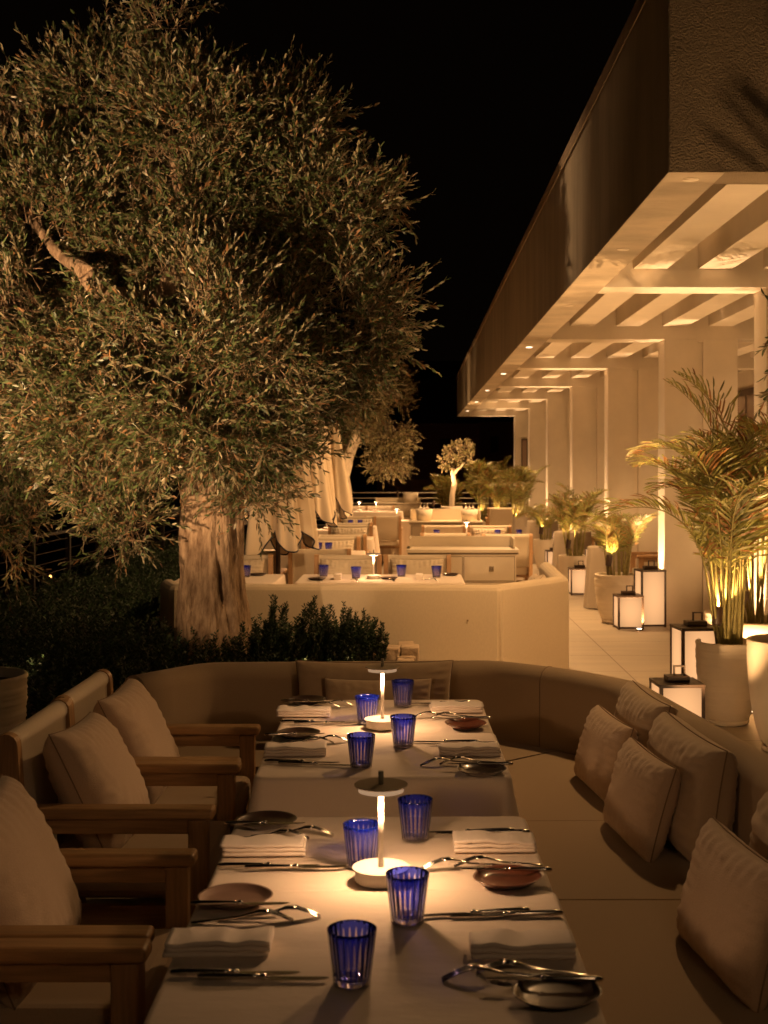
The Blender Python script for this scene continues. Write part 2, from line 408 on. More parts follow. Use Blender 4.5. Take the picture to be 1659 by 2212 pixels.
# planting bed
struct(MB().box(-3.7, 0.0, 6.3, 9.55, 0.004, 0.35).box(-3.7, -2.05, 9.551, 24, 0.004, 0.349).build('planting_bed', 'earth'))
for i, (x0, x1) in enumerate([(-0.22, -0.10), (-0.095, 0.02), ]):
    pass
edge_st = thing('stone_kerb', 'rough stone blocks edging the bed in front of the pale sofa back', 'stone kerb', (0.0, 8.0, 0))
for k in range(9):
    y0 = 6.35 + k * 0.355
    MB().rbox(-0.105, 0.015 + 0.01 * (k % 2), y0 - 8, y0 + 0.345 - 8, 0.0, 0.372 + 0.01 * ((k * 7) % 3), 0.012).build('block', 'stone', edge_st)
for k in range(2):
    MB().rbox(-0.215 + 0.135 * k, -0.085 + 0.135 * k, 0.85, 1.02, 0.30, 0.435 + 0.006 * k, 0.012).build('block', 'stone', edge_st)

# left fence
fn = thing('fence', 'dark metal cable fence along the left edge of the planting bed', 'fence', (-3.62, 6, 0))
for k in range(18):
    y = -4.0 + k * 1.28
    MB().box(-0.025, 0.025, y, y + 0.05, 0, 1.0).build('post', 'black_metal', fn)
for k in range(9):
    MB().tube([(0.0, -6, 0.1 + k * 0.105), (0.0, 19, 0.1 + k * 0.105)], 0.0035, 5).build('cable', 'bronze', fn)
MB().rbox(-0.03, 0.03, -6, 19, 1.0, 1.03, 0.004).build('top_rail', 'black_metal', fn)
rl = thing('railing', 'metal cable railing across the far end of the terrace', 'railing', (0.5, 33.5, 0))
for k in range(7):
    MB().box(-3.3 + k * 1.2, -3.24 + k * 1.2, -0.03, 0.03, 0, 1.1).build('post', 'bronze', rl)
for k in range(7):
    MB().tube([(-3.3, 0, 0.2 + k * 0.14), (4.2, 0, 0.2 + k * 0.14)], 0.012, 6).build('cable', 'white_metal', rl)

# ------------------------------------------------------------ pergola building
XO, XC, ZB, ZT = 1.20, 2.70, 3.05, 4.07
PY = [9.8, 13.75, 17.7, 21.65, 25.6, 29.55, 33.8]
pg = thing('pergola', 'long cream plaster pergola roof on portal columns at the right', 'pergola')
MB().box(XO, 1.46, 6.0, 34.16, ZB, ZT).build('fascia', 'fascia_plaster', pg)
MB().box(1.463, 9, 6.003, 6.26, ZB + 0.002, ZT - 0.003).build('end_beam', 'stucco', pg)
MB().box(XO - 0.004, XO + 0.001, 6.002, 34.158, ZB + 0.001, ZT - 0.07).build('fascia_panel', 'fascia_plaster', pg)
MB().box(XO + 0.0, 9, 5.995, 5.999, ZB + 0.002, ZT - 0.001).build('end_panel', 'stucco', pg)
MB().box(XO - 0.035, XO + 0.2, 5.97, 34.18, ZT + 0.002, ZT + 0.03).build('metal_cap', 'metal_cap', pg)
MB().box(XO - 0.035, XO - 0.028, 5.97, 34.18, ZT - 0.06, ZT).build('drip_edge', 'metal_cap', pg)
MB().box(1.463, 9, 6.262, 34.1, 3.66, 3.9).build('roof_slab', 'plaster', pg)
def led_mat():
    pass
for i, y in enumerate(PY):
    o = MB().box(1.462, 9, y, y + 0.36, ZB + 0.001, 3.658).build('portal_beam', 'plaster', pg)
    mb = MB().box(XC, 3.05, y + 0.002, y + 0.36, 0.002, ZB).box(3.052, 3.11, y + 0.04, y + 0.36, 0.002, ZB - 0.03).box(3.112, 3.48, y + 0.002, y + 0.36, 0.002, ZB)
    mb.box(3.052, 3.11, y + 0.002, y + 0.36, ZB - 0.03, ZB)
    mb.build('column', 'plaster', pg)
    MB().box(XC - 0.004, 3.484, y - 0.008, y, 0.003, 0.12).build('skirting', 'groove_dark' if False else 'plaster', pg)
    y1 = PY[i - 1] + 0.36 if i else 6.262
    rf = MB().box(0, 0.255, 0, y - y1, 0, 0.465)
    me = rf.mesh('rafter'); me.materials.append(M['plaster'])
    for k in range(12):
        r_ = bpy.data.objects.new('rafter', me); C.objects.link(r_); r_.parent = pg; r_.location = (1.685 + 0.495 * k, y1, 3.19)
bw = thing('terrace_wall', 'cream wall with glazed doors behind the pergola columns', 'wall', (5.2, 6, 0))
MB().box(0, 0.2, 0, 28, 0.002, 3.64).build('wall', 'plaster', bw)
for k in range(7):
    d_ = MB().box(-0.04, -0.002, 0.6 + 3.95 * k, 3.4 + 3.95 * k, 0.004, 2.9).build('door', 'bronze', bw)
    MB().box(-0.05, -0.042, 0.7 + 3.95 * k, 1.95 + 3.95 * k, 0.1, 2.8).build('pane', 'glass_door', d_)
    MB().box(-0.05, -0.042, 2.05 + 3.95 * k, 3.3 + 3.95 * k, 0.1, 2.8).build('pane', 'glass_door', d_)
wl = thing('wall_panel', 'tall dark brown framed panel on the farthest column', 'wall panel', (2.93, 33.79, 1.5))
MB().box(-0.06, 0.1, -0.03, 0, -0.1, 0.95).build('frame', 'bronze', wl)
MB().box(-0.035, 0.075, -0.036, -0.031, -0.06, 0.91).build('panel', 'glass_door', wl)
# downlights recessed in the soffit band
for i, y in enumerate([14.6, 18.7, 22.7, 26.6, 30.8]):
    t = thing('downlight', ['round soffit downlight before the second portal corner', 'round soffit downlight before the third portal corner', 'fifth small soffit downlight going away', 'sixth small soffit downlight going away', 'farthest small soffit downlight'][i], 'downlight', (1.33, y, ZB), 0, 'downlights along the pergola soffit')
    MB().lathe([(0.045, -0.004), (0.045, 0.0)], 20).build('trim', 'white_metal', t)
    MB().lathe([(0.034, -0.0075), (0.034, -0.0045)], 16).build('lens', 'led_down', t)
    lamp('SPOT', (0, 0, -0.02), 300, WARM, target=(-1.4, -0.2, -3), angle=150, blend=0.8, size=0.04, parent=t)
# added downlights near the camera end and lights inside the bays, none visible
for i, (y, tgt, pw, ang, lab) in enumerate([(8.1, (-1.1, 2.0, -2.5), 215, 90, 'added dark recessed adjustable downlight aimed at the banquette back'), (6.14, (-1.1, -2.0, -2.4), 62, 95, 'added dark recessed adjustable downlight at the near corner of the soffit'),
                                            (10.9, (-1.2, 0.6, -3), 60, 120, 'added dark recessed adjustable downlight over the walkway by the nearest column')]):
    t = thing('downlight', lab, 'downlight', (1.33, y, ZB), 0)
    MB().lathe([(0.038, -0.004), (0.038, 0.0)], 20).build('trim', 'plaster', t)
    MB().lathe([(0.03, -0.0065), (0.03, -0.0045)], 16).build('baffle', 'plaster', t)
    lamp('SPOT', (0, 0, -0.02), pw, WARM, target=tgt, angle=ang, blend=0.9, size=0.05, parent=t)
for i, y in enumerate([8.3, 12.2, 16.1, 20.1, 24.0, 28.0, 31.8]):  # unseen floor lights added to brighten the ceiling and column faces
    t = thing('bay_fill_uplight', ['added wide floor uplight inside the %s pergola bay' % q for q in ('first', 'second', 'third', 'fourth', 'fifth', 'sixth', 'last')][i], 'uplight', (3.3, y, 0), 0, 'added wide floor uplights inside the pergola bays')
    MB().lathe([(0.06, 0.0), (0.06, 0.012)], 16).build('trim', 'bronze', t)
    MB().lathe([(0.045, 0.013), (0.045, 0.015)], 12).build('lens', 'led_spot', t)
    lamp('SPOT', (0, 0, 0.03), 50, WARM, target=(-0.3, 0.6, 3), angle=150, blend=0.6, size=0.06, parent=t)
for i, (x, y, pw) in enumerate([(1.40, 6.75, 100), (2.3, 8.78, 210), (2.45, 10.5, 70), (2.35, 13.3, 80), (2.3, 16.9, 80), (2.3, 20.8, 80), (2.2, 24.7, 80)]):  # unseen floor lights added to light the ceiling past the fronds
    t = thing('palm_fill_uplight', 'added narrow floor uplight under the %s palm' % ('sofa side of the tall lit', 'tall lit', 'near lantern', 'lantern column', 'second row', 'third row', 'fourth row')[i], 'uplight', (x, y, 0), 0, 'added floor uplights under the palms')
    MB().lathe([(0.035, 0.0), (0.035, 0.012)], 16).build('trim', 'bronze', t)
    MB().lathe([(0.025, 0.013), (0.025, 0.015)], 12).build('lens', 'led_spot', t)
    lamp('SPOT', (0, 0, 0.03), pw, WARM, target=(-0.1, 0.0 if i else 0.5, 3), angle=110 if i else 80, blend=0.7, size=0.012, parent=t)
# column grazers
for i, y in enumerate(PY):
    t = thing('ground_uplight', ['ground uplight at the foot of the nearest column', 'ground uplight beside the tall lantern column', 'ground uplight at the third column', 'ground uplight at the fourth column', 'ground uplight at the fifth column', 'ground uplight at the sixth column', 'ground uplight at the farthest column'][i], 'uplight', (XC - 0.17, y + 0.2, 0), 0, 'uplights at the column feet')
    MB().lathe([(0.035, 0.0), (0.035, 0.012)], 16).build('trim', 'bronze', t)
    MB().lathe([(0.025, 0.013), (0.025, 0.015)], 12).build('lens', 'led_spot', t)
    lamp('SPOT', (0, 0, 0.03), 300, (1, 0.60, 0.30), target=(0.16, 0, 3), angle=40, blend=0.5, size=0.02, parent=t)

#PART2
# ------------------------------------------------------------ banquette sofas
def back_profile(th=0.14, top=0.80, z0=0.05):
    r = th / 2; pr = [(-r, z0), (-r, 0.3), (-r, 0.5), (-r, top - r)]
    for k in range(1, 8):
        a = PI - PI * k / 8; pr.append((r * math.cos(a), top - r + r * math.sin(a)))
    pr += [(r, top - r), (r, 0.5), (r, z0)]
    return pr
def soften(path, rad=0.10, seg=3):
    out = [Vector(path[0])]
    for i in range(1, len(path) - 1):
        a, b, c = Vector(path[i - 1]), Vector(path[i]), Vector(path[i + 1])
        p0 = b + (a - b).normalized() * rad; p1 = b + (c - b).normalized() * rad
        for k in range(seg + 1):
            t = k / seg; out.append((1 - t) ** 2 * p0 + 2 * t * (1 - t) * b + t * t * p1)
    out.append(Vector(path[-1])); return out
def sofa(name, label, path, seats, mat, seat_mat, seams=(), lines=()):
    t = thing(name, label, 'banquette sofa', (0, 0, 0))
    p = soften(path)
    ext = []
    for a, b in zip(p[:-1], p[1:]):
        n_ = max(1, int((b - a).length / 0.15))
        for k in range(n_): ext.append(a.lerp(b, k / n_))
    ext.append(p[-1])
    MB().sweep(ext, back_profile()).build('backrest', mat, t)
    for poly in seats:
        MB().prism(poly, 0.30, 0.465, 0.055, 6).build('seat_cushion', seat_mat, t)
        MB().prism([(Vector(q) * 1.0)[:2] for q in poly], 0.10, 0.298, 0).build('base', 'floor_dark', t)
    for pts in seams:
        MB().tube([Vector(q) for q in pts], 0.002, 6).build('seam', 'seam_fabric', t)
    return t
path1 = [(-1.17, 5.42), (-0.93, 5.78), (0.38, 5.84), (0.69, 5.58), (0.90, 5.28), (1.06, 3.96), (1.24, 1.4)]
s1_seats = [[(-0.80, 5.2), (0.27, 5.2), (0.61, 5.50), (0.36, 5.76), (-0.90, 5.70), (-1.06, 5.46)],
            [(0.30, 3.602), (0.99, 3.602), (0.82, 5.25), (0.615, 5.49), (0.29, 5.19)],
            [(0.30, 1.4), (1.15, 1.4), (1.0, 3.592), (0.30, 3.592)]]
def back_seam(x, y, nx, ny, r=0.073):
    pts = [(x + nx * r, y + ny * r, z) for z in (0.46, 0.6, 0.73)]
    for k in range(1, 9):
        a = PI * k / 8; pts.append((x + nx * r * math.cos(a), y + ny * r * math.cos(a), 0.73 + r * math.sin(a)))
    return pts
sofa('banquette_sofa', 'grey brown U shaped banquette sofa wrapping round the foreground tables', path1, s1_seats, 'sofa_fabric', 'sofa_fabric',
     seams=[back_seam(0.60, 5.655, -0.64, -0.77, 0.0705), back_seam(1.15, 2.7, -1, -0.08, 0.0705)] +
           [])
for y in (4.40,):
    MB().tube([(0.36, y, 0.4647), (0.86, y + 0.01, 0.4647)], 0.0012, 5).build('seam', 'faint_seam', bpy.data.objects['banquette_sofa'])
# second banquette, seen from behind: back panel runs along y = 9.7
path2 = [(-1.95, 10.3), (-1.80, 9.86), (0.64, 9.80), (1.23, 10.62), (1.27, 12.2)]
s2_seats = [[(-1.8, 9.95), (0.60, 9.95), (0.85, 10.25), (0.62, 10.5), (-1.7, 10.5)], [(0.62, 10.52), (0.87, 10.28), (1.14, 10.66), (1.18, 12.1), (0.62, 12.1)]]
def sofa2():
    t = thing('banquette_sofa', 'pale fabric banquette sofa seen from behind beyond the planting bed', 'banquette sofa', (0, 0, 0))
    p = soften(path2, 0.012, 1)
    o_ = MB().sweep([Vector(q) for q in p], [(-q[0], q[1]) for q in back_profile(0.13, 0.785, 0.006)][::-1]).build('backrest', 'wall_fabric', t)
    o_.data.set_sharp_from_angle(angle=R(15.5))
    for poly in s2_seats:
        MB().prism(poly, 0.30, 0.46, 0.035).build('seat_cushion', 'sofa_fabric', t)
    r = 0.068
    MB().tube([(0.64 + 0.028, 9.80 - 0.062, z) for z in (0.01, 0.4, 0.72)], 0.002, 6).build('seam', 'wall_fabric', t)
    MB().lathe([(0.008, -0.002), (0.008, 0.002)], 8).build('button', 'seam_fabric', t, (0.42, 9.73, 0.52)).rotation_euler = (PI / 2, 0, 0)
sofa2()

# ------------------------------------------------------------ pillows
def pillow_mesh(w_, h_, t_, seed, boxy=0.42, wr=1.0, N=64):
    rng = random.Random(seed); off = Vector((rng.random() * 50, rng.random() * 50, 0)); mb = MB()
    def pt(u, v, side):
        th = (max(0.0, 1 - abs(u) ** 3.2) * max(0.0, 1 - abs(v) ** 3.2)) ** boxy
        x = u * w_ / 2 * (1 - 0.05 * (1 - v * v) * abs(u)); z = v * h_ / 2 * (1 - 0.06 * (1 - u * u) * abs(v))
        # sagging top, fuller bottom
        th *= 1 + 0.10 * (-v) * (1 - u * u)
        e = max(abs(u), abs(v)); edge = max(0.0, (e - 0.30) / 0.70)
        along = u if abs(v) > abs(u) else v
        wv = math.sin(along * 33 + 3 * noise.noise(off + Vector((along * 3, side * 5, 0)))) * 0.5 + noise.noise(off + Vector((u * 7, v * 7, side * 3)))
        y = side * (t_ / 2) * th + side * wr * (0.0042 * wv * edge ** 1.3 * (1 - edge ** 8) + 0.0040 * noise.noise(off + Vector((u * 1.6, v * 1.8, side * 9))) * th)
        # diagonal pull creases from the lower corner
        y += side * wr * 0.004 * math.sin((u + v * 0.7) * 17 + off.x) * max(0, -v) * max(0, u * side) * th
        return (x, y, z + h_ / 2)
    def gx(i): t = -1 + 2 * i / N; return math.sin(t * PI / 2) * 0.6 + t * 0.4
    for side in (1, -1):
        b = len(mb.v)
        for j in range(N + 1):
            for i in range(N + 1): mb.v.append(pt(gx(i), gx(j), side))
        for j in range(N):
            for i in range(N):
                a = b + j * (N + 1) + i; q = (a, a + N + 1, a + N + 2, a + 1)
                mb.f.append(q if side == 1 else q[::-1]); mb.s.append(True)
    border = [pt(gx(i), -1, 0) for i in range(0, N, 2)] + [pt(1, gx(i), 0) for i in range(0, N, 2)] + [pt(-gx(i), 1, 0) for i in range(0, N, 2)] + [pt(-1, -gx(i), 0) for i in range(0, N + 1, 2)]
    return mb, border
def pillow(w_, h_, t_, seed, label, loc, rz, lean, mat='pillow_fabric', boxy=0.42, group=None, roll=0.0, wr=1.0, cat='pillow'):
    mb, border = pillow_mesh(w_, h_, t_, seed, boxy, wr)
    me = mb.mesh('cushion'); bm_ = bmesh.new(); bm_.from_mesh(me); bmesh.ops.remove_doubles(bm_, verts=bm_.verts[:], dist=1e-5); bm_.to_mesh(me); bm_.free()
    o = link('throw_pillow' if cat == 'pillow' else 'back_cushion', me, mat, None, loc)
    o.rotation_euler = (R(lean), R(roll), rz); tag(o, label, cat, group)
    MB().tube([Vector(p) * 1.004 for p in border], 0.0022, 5, cap=False).build('seam', mat if False else 'seam_fabric', o)
    return o
HP = PI / 2
pillow(0.56, 0.37, 0.17, 1, 'large boxy back cushion at the far end of the right sofa arm', (0.845, 4.87, 0.455), R(94), 9, 'cushion_fabric', 0.30, cat='cushion', wr=1.6)
pillow(0.64, 0.37, 0.18, 2, 'large boxy back cushion in the middle of the right sofa arm', (0.865, 4.17, 0.455), R(95), 8, 'cushion_fabric', 0.30, cat='cushion', wr=1.6)
pillow(0.68, 0.37, 0.18, 3, 'large boxy back cushion cut by the right edge of the photo', (0.93, 3.05, 0.455), R(95), 8, 'cushion_fabric', 0.30, cat='cushion', wr=1.6)
pillow(0.60, 0.37, 0.18, 31, 'nearest back cushion at the lower right corner', (0.955, 2.30, 0.455), R(95), 8, 'cushion_fabric', 0.30, cat='cushion', wr=1.6)
pillow(0.47, 0.29, 0.13, 4, 'small rosy pillow farthest along the right sofa arm', (0.685, 4.83, 0.46), R(97), 16, boxy=0.36, wr=1.4)
pillow(0.47, 0.30, 0.13, 5, 'small rosy pillow in front of the middle back cushion', (0.70, 4.17, 0.46), R(97), 16, boxy=0.36, wr=1.4)
pillow(0.50, 0.31, 0.135, 6, 'small rosy pillow nearest the camera on the right sofa arm', (0.735, 3.10, 0.46), R(97), 15, boxy=0.36, wr=1.4)
pillow(0.69, 0.375, 0.16, 7, 'wide boxy cushion in the middle of the sofa back behind the far table', (-0.165, 5.60, 0.455), PI, 8, 'sofa_fabric', 0.30, cat='cushion')
pillow(0.46, 0.32, 0.12, 8, 'small brown pillow against the wide cushion behind the far table lamp', (-0.145, 5.44, 0.46), PI, 13, 'sofa_fabric', 0.36)
pillow(0.45, 0.30, 0.14, 9, 'crumpled brown pillow in the corner of the pale banquette', (1.03, 10.95, 0.46), R(80), 14, 'cushion_fabric', 0.4, wr=2.2)
pillow(0.40, 0.28, 0.14, 91, 'second crumpled pillow lying low in the pale banquette corner', (1.02, 11.5, 0.46), R(90), 25, 'cushion_fabric', 0.4, wr=2.2)

# ------------------------------------------------------------ wooden armchairs (front faces +x)
def make_chair(name, label, pale=False):
    t = thing(name, label, 'armchair')
    wd, wu = ('teak', 'teak_up') if not pale else ('teak_pale', 'teak_pale')
    fb = 'canvas'
    Wd = 0.295
    for s in (-1, 1):
        y = s * Wd
        MB().rbox(0.225, 0.285, y - 0.024, y + 0.024, 0.0, 0.603, 0.005).build('leg', wu, t)
        # rear leg and post with a rounded top
        mb = MB(); prof = []
        for k in range(9):
            a = PI * k / 8; prof.append((-0.30 + 0.038 * math.cos(a) - 0.03, 0.825 + 0.038 * math.sin(a)))
        poly = [(-0.30 + 0.038 + 0.02, 0.0), (-0.265, 0.42)] + prof + [(-0.335, 0.42), (-0.33, 0.0)]
        b = bmesh.new(); vs = [b.verts.new((x, y - 0.021, z)) for x, z in poly]; f = b.faces.new(vs)
        g = bmesh.ops.extrude_face_region(b, geom=[f]); bmesh.ops.translate(b, verts=[e for e in g['geom'] if isinstance(e, bmesh.types.BMVert)], vec=(0, 0.042, 0))
        bmesh.ops.recalc_face_normals(b, faces=b.faces[:]); b.verts.index_update(); mb.bm(b)
        mb.build('rear_leg', wu, t)
        MB().rbox(-0.29, 0.305, y - 0.038, y + 0.038, 0.605, 0.64, 0.012, 3).build('arm', wd, t)
        MB().rbox(-0.262, 0.224, y - 0.013, y + 0.013, 0.558, 0.603, 0.003).build('arm_rail', wd, t)
        MB().rbox(-0.262, 0.224, y - 0.014, y + 0.014, 0.27, 0.34, 0.003).build('side_rail', wd, t)
    MB().rbox(0.232, 0.262, -Wd + 0.025, Wd - 0.025, 0.27, 0.34, 0.003).build('front_rail', 'teak_pale' if pale else 'teak', t)
    MB().rbox(-0.25, 0.275, -Wd + 0.028, Wd - 0.028, 0.342, 0.45, 0.03, 3).build('seat_cushion', 'cushion_fabric' if not pale else fb, t)
    # sling back: roll over the top rail and hanging panel
    pr = []
    for k in range(13):
        a = -0.35 * PI + 1.7 * PI * k / 12; pr.append((-0.331 + 0.034 * math.cos(a), 0.826 + 0.034 * math.sin(a)))
    pr = [(-0.298, 0.45), (-0.300, 0.62)] + pr[1:-1] + [(-0.312, 0.62), (-0.306, 0.45)]
    mb = MB(); n = len(pr); cols = 14
    for i in range(cols + 1):
        y = (-Wd + 0.023) + (2 * Wd - 0.046) * i / cols
        for x, z in pr:
            sag = 0.006 * math.cos(PI * (i / cols - 0.5))
            mb.v.append((x - sag * 0.4, y, z - sag * 0.5))
    for i in range(cols):
        for k in range(n):
            k2 = (k + 1) % n; mb.f.append((i * n + k, i * n + k2, (i + 1) * n + k2, (i + 1) * n + k)); mb.s.append(True)
    mb.f.append(tuple(range(n))); mb.s.append(False); mb.f.append(tuple(cols * n + k for k in reversed(range(n)))); mb.s.append(False)
    mb.build('backrest', fb, t)
    return t
chA = make_chair('armchair', 'teak armchair farthest along the left side of the foreground tables')
chA.location = (-0.915, 4.87, 0); chA['group'] = 'teak armchairs facing the right sofa arm'
chs = [(-0.905, 4.22, 'teak armchair second from the far end, its whole near arm in view'),
       (-0.885, 3.17, 'teak armchair third along, only its arms and big pillow in view'),
       (-0.875, 2.50, 'nearest teak armchair with only its far arm in the lower left corner')]
for x, y, lab in chs: dup(chA, (x, y, 0), 0, lab, 'teak armchairs facing the right sofa arm')
pillow(0.50, 0.43, 0.19, 11, 'big plump pillow in the farthest teak armchair', (-0.945, 4.87, 0.445), R(-90), 25, boxy=0.40, wr=1.7)
pillow(0.51, 0.43, 0.20, 12, 'big plump pillow in the second teak armchair', (-0.935, 4.22, 0.445), R(-90), 26, boxy=0.40, wr=1.7, roll=-3)
pillow(0.51, 0.45, 0.20, 13, 'big pillow cut by the left edge of the photo', (-0.90, 3.17, 0.445), R(-90), 25, boxy=0.40, wr=1.7)
pillow(0.51, 0.45, 0.20, 14, 'pillow in the nearest armchair', (-0.90, 2.50, 0.445), R(-90), 25, boxy=0.40, wr=1.7)

# ------------------------------------------------------------ tables and cloths
def make_table(w_, l_, x, y, rz, label, top=0.744):
    t = thing('dining_table', label, 'table', (x, y, 0), rz)
    MB().rbox(-w_ / 2 + 0.01, w_ / 2 - 0.01, -l_ / 2 + 0.01, l_ / 2 - 0.01, top - 0.03, top, 0.004).build('tabletop', 'teak', t)
    for sx in (-1, 1):
        for sy in (-1, 1):
            cx, cy_ = sx * (w_ / 2 - 0.07), sy * (l_ / 2 - 0.07)
            MB().rbox(cx - 0.025, cx + 0.025, cy_ - 0.025, cy_ + 0.025, 0, top - 0.031, 0.004).build('leg', 'teak_up', t)
    return t
def make_cloth(w_, l_, x, y, rz, label, z=0.75, drop=0.42, seed=0, amp=0.012, cr=0.035, flare=0.035, group=None):
    off = seed * 3.7
    mb = MB(); nc = 6; per = []
    hw, hl = w_ / 2, l_ / 2
    corners = [(hw - cr, hl - cr, 0), (-hw + cr, hl - cr, HP), (-hw + cr, -hl + cr, PI), (hw - cr, -hl + cr, 3 * HP)]
    for ci, (cx, cy_, a0) in enumerate(corners):
        for k in range(nc + 1):
            a = a0 + HP * k / nc; per.append((cx + cr * math.cos(a), cy_ + cr * math.sin(a), math.cos(a), math.sin(a), 1.0 if 0 < k < nc else 0.8))
        nx_, ny_, _ = corners[(ci + 1) % 4]; a = a0 + HP
        x0, y0 = per[-1][0], per[-1][1]
        x1, y1 = nx_ + cr * math.cos(a), ny_ + cr * math.sin(a)
        m_ = 22
        for k in range(1, m_):
            per.append((x0 + (x1 - x0) * k / m_, y0 + (y1 - y0) * k / m_, math.cos(a), math.sin(a), 0.0))
    n = len(per)
    rings = [(-0.016, 0.0), (-0.009, -0.0008), (-0.003, -0.004), (0.0, -0.011), (0.002, -0.025)] + [(0.002 + flare * q, -0.025 - (drop - 0.025) * q) for q in np.linspace(0.08, 1, 12)]
    s_acc = 0; ss = []
    for i, p in enumerate(per):
        q = per[i - 1]; s_acc += math.hypot(p[0] - q[0], p[1] - q[1]) if i else 0; ss.append(s_acc)
    tot = ss[-1] + 0.05
    for o_, dz in rings:
        dn = max(0.0, (-dz - 0.03) / drop)
        for i, (px, py, nx_, ny_, cw) in enumerate(per):
            ph = 2 * PI * ss[i] / tot
            fold = amp * dn * (math.sin(ph * 9 + off) + 0.7 * math.sin(ph * 17 + off * 2) + 0.6 * math.sin(ph * 5 + 1 + off)) * (1.0)
            cf = 0.055 * dn * cw
            q = o_ + fold + cf
            mb.v.append((px + nx_ * q, py + ny_ * q, z + dz))
    for j in range(len(rings) - 1):
        for i in range(n):
            i2 = (i + 1) % n; mb.f.append((j * n + i, (j + 1) * n + i, (j + 1) * n + i2, j * n + i2)); mb.s.append(True)
    mb.f.append(tuple(range(n))); mb.s.append(False)
    o = mb.build('tablecloth', 'cloth', None, (x, y, 0)); o.rotation_euler = (0, 0, rz)
    return tag(o, label, 'tablecloth', group)
TR = R(0.85)
tw = 0.765
for (yc, ln, lab, dz) in [(2.45, 0.69, 'nearest half of the front table', 0.004), (3.105, 0.61, 'far half of the front table', 0.0),
                          (4.14, 0.64, 'near half of the rear foreground table', 0.004), (4.80, 0.66, 'far half of the rear foreground table', 0.0)]:
    xc = -0.030 - 0.0148 * yc
    make_table(tw, ln, xc, yc, TR, 'wooden table under the cloth, ' + lab)
    make_cloth(tw + 0.004 * (dz > 0) * 2, ln + (0.012 if dz else 0), xc, yc, TR, 'cream cloth over the ' + lab, z=0.75 + dz, seed=yc, amp=0.006)

# ------------------------------------------------------------ tableware
def knife_proto():
    t = thing('table_knife', 'knife', 'knife')       # along +x: handle end at 0, tip at 0.235
    mb = MB(); xs = [0.0, 0.004, 0.02, 0.06, 0.1, 0.112]; rs = [0.002, 0.005, 0.0065, 0.0058, 0.0045, 0.004]
    mb.tube([(x, 0, 0.0068) for x in xs], rs, 12)
    mb.tube([(x, 0, 0.0068) for x in (0.112, 0.116, 0.120, 0.125)], [0.004, 0.0062, 0.0060, 0.0035], 12)
    mb.build('handle', 'silver', t)
    pl = [(0.124, -0.004), (0.135, -0.0085), (0.17, -0.010), (0.21, -0.009), (0.228, -0.005), (0.236, 0.002), (0.23, 0.005), (0.17, 0.0065), (0.124, 0.005)]
    mb = MB(); n = len(pl)
    mb.v = [(x, y, 0.0035) for x, y in pl] + [(x, y, 0.0052) for x, y in pl]
    mb.f = [tuple(reversed(range(n))), tuple(range(n, 2 * n))] + [(i, (i + 1) % n, (i + 1) % n + n, i + n) for i in range(n)]; mb.s = [False] * len(mb.f)
    mb.build('blade', 'silver', t)
    return t
def fork_proto():
    # tines down: tips at x = 0, handle end at x = 0.205
    t = thing('fork', 'fork', 'fork')
    def zc(x):
        ks = [(0, 0.0015), (0.012, 0.008), (0.03, 0.0165), (0.052, 0.0235), (0.068, 0.0245), (0.085, 0.019), (0.105, 0.0125), (0.13, 0.0095), (0.165, 0.0075), (0.205, 0.003)]
        for (a, za), (b, zb) in zip(ks[:-1], ks[1:]):
            if a <= x <= b: q = (x - a) / (b - a); q = q * q * (3 - 2 * q) * 0.4 + q * 0.6; return za + (zb - za) * q
        return ks[-1][1]
    mb = MB()
    def strip(xs, yl, yr, th=0.0012):
        b = len(mb.v); n = len(xs)
        for x, a, c in zip(xs, yl, yr):
            z = zc(x); m_ = (a + c) / 2; bow = th * 0.9
            mb.v += [(x, a, z), (x, m_, z + bow), (x, c, z), (x, c, z - th), (x, m_, z - th), (x, a, z - th)]
        for i in range(n - 1):
            for k in range(6):
                k2 = (k + 1) % 6; mb.f.append((b + i * 6 + k, b + (i + 1) * 6 + k, b + (i + 1) * 6 + k2, b + i * 6 + k2)); mb.s.append(True)
        mb.f.append(tuple(b + k for k in range(6))); mb.s.append(False)
        mb.f.append(tuple(b + (n - 1) * 6 + k for k in reversed(range(6)))); mb.s.append(False)
    for k in range(4):
        c = -0.0096 + k * 0.0064; xs = np.linspace(0, 0.052, 9)
        strip(xs, [c - 0.0010 - 0.0015 * min(1, x / 0.018) for x in xs], [c + 0.0010 + 0.0015 * min(1, x / 0.018) for x in xs])
    mb.build('tines', 'silver', t)
    mb = MB()
    xs = np.array([0.05, 0.056, 0.064, 0.072, 0.080, 0.09, 0.11, 0.14, 0.165, 0.185, 0.198, 0.205])
    hw_ = [0.0122, 0.0132, 0.0128, 0.0100, 0.006, 0.0038, 0.0032, 0.004, 0.0058, 0.0075, 0.007, 0.003]
    strip(xs, [-a for a in hw_], hw_, 0.0022)
    mb.build('handle', 'silver', t)
    return t
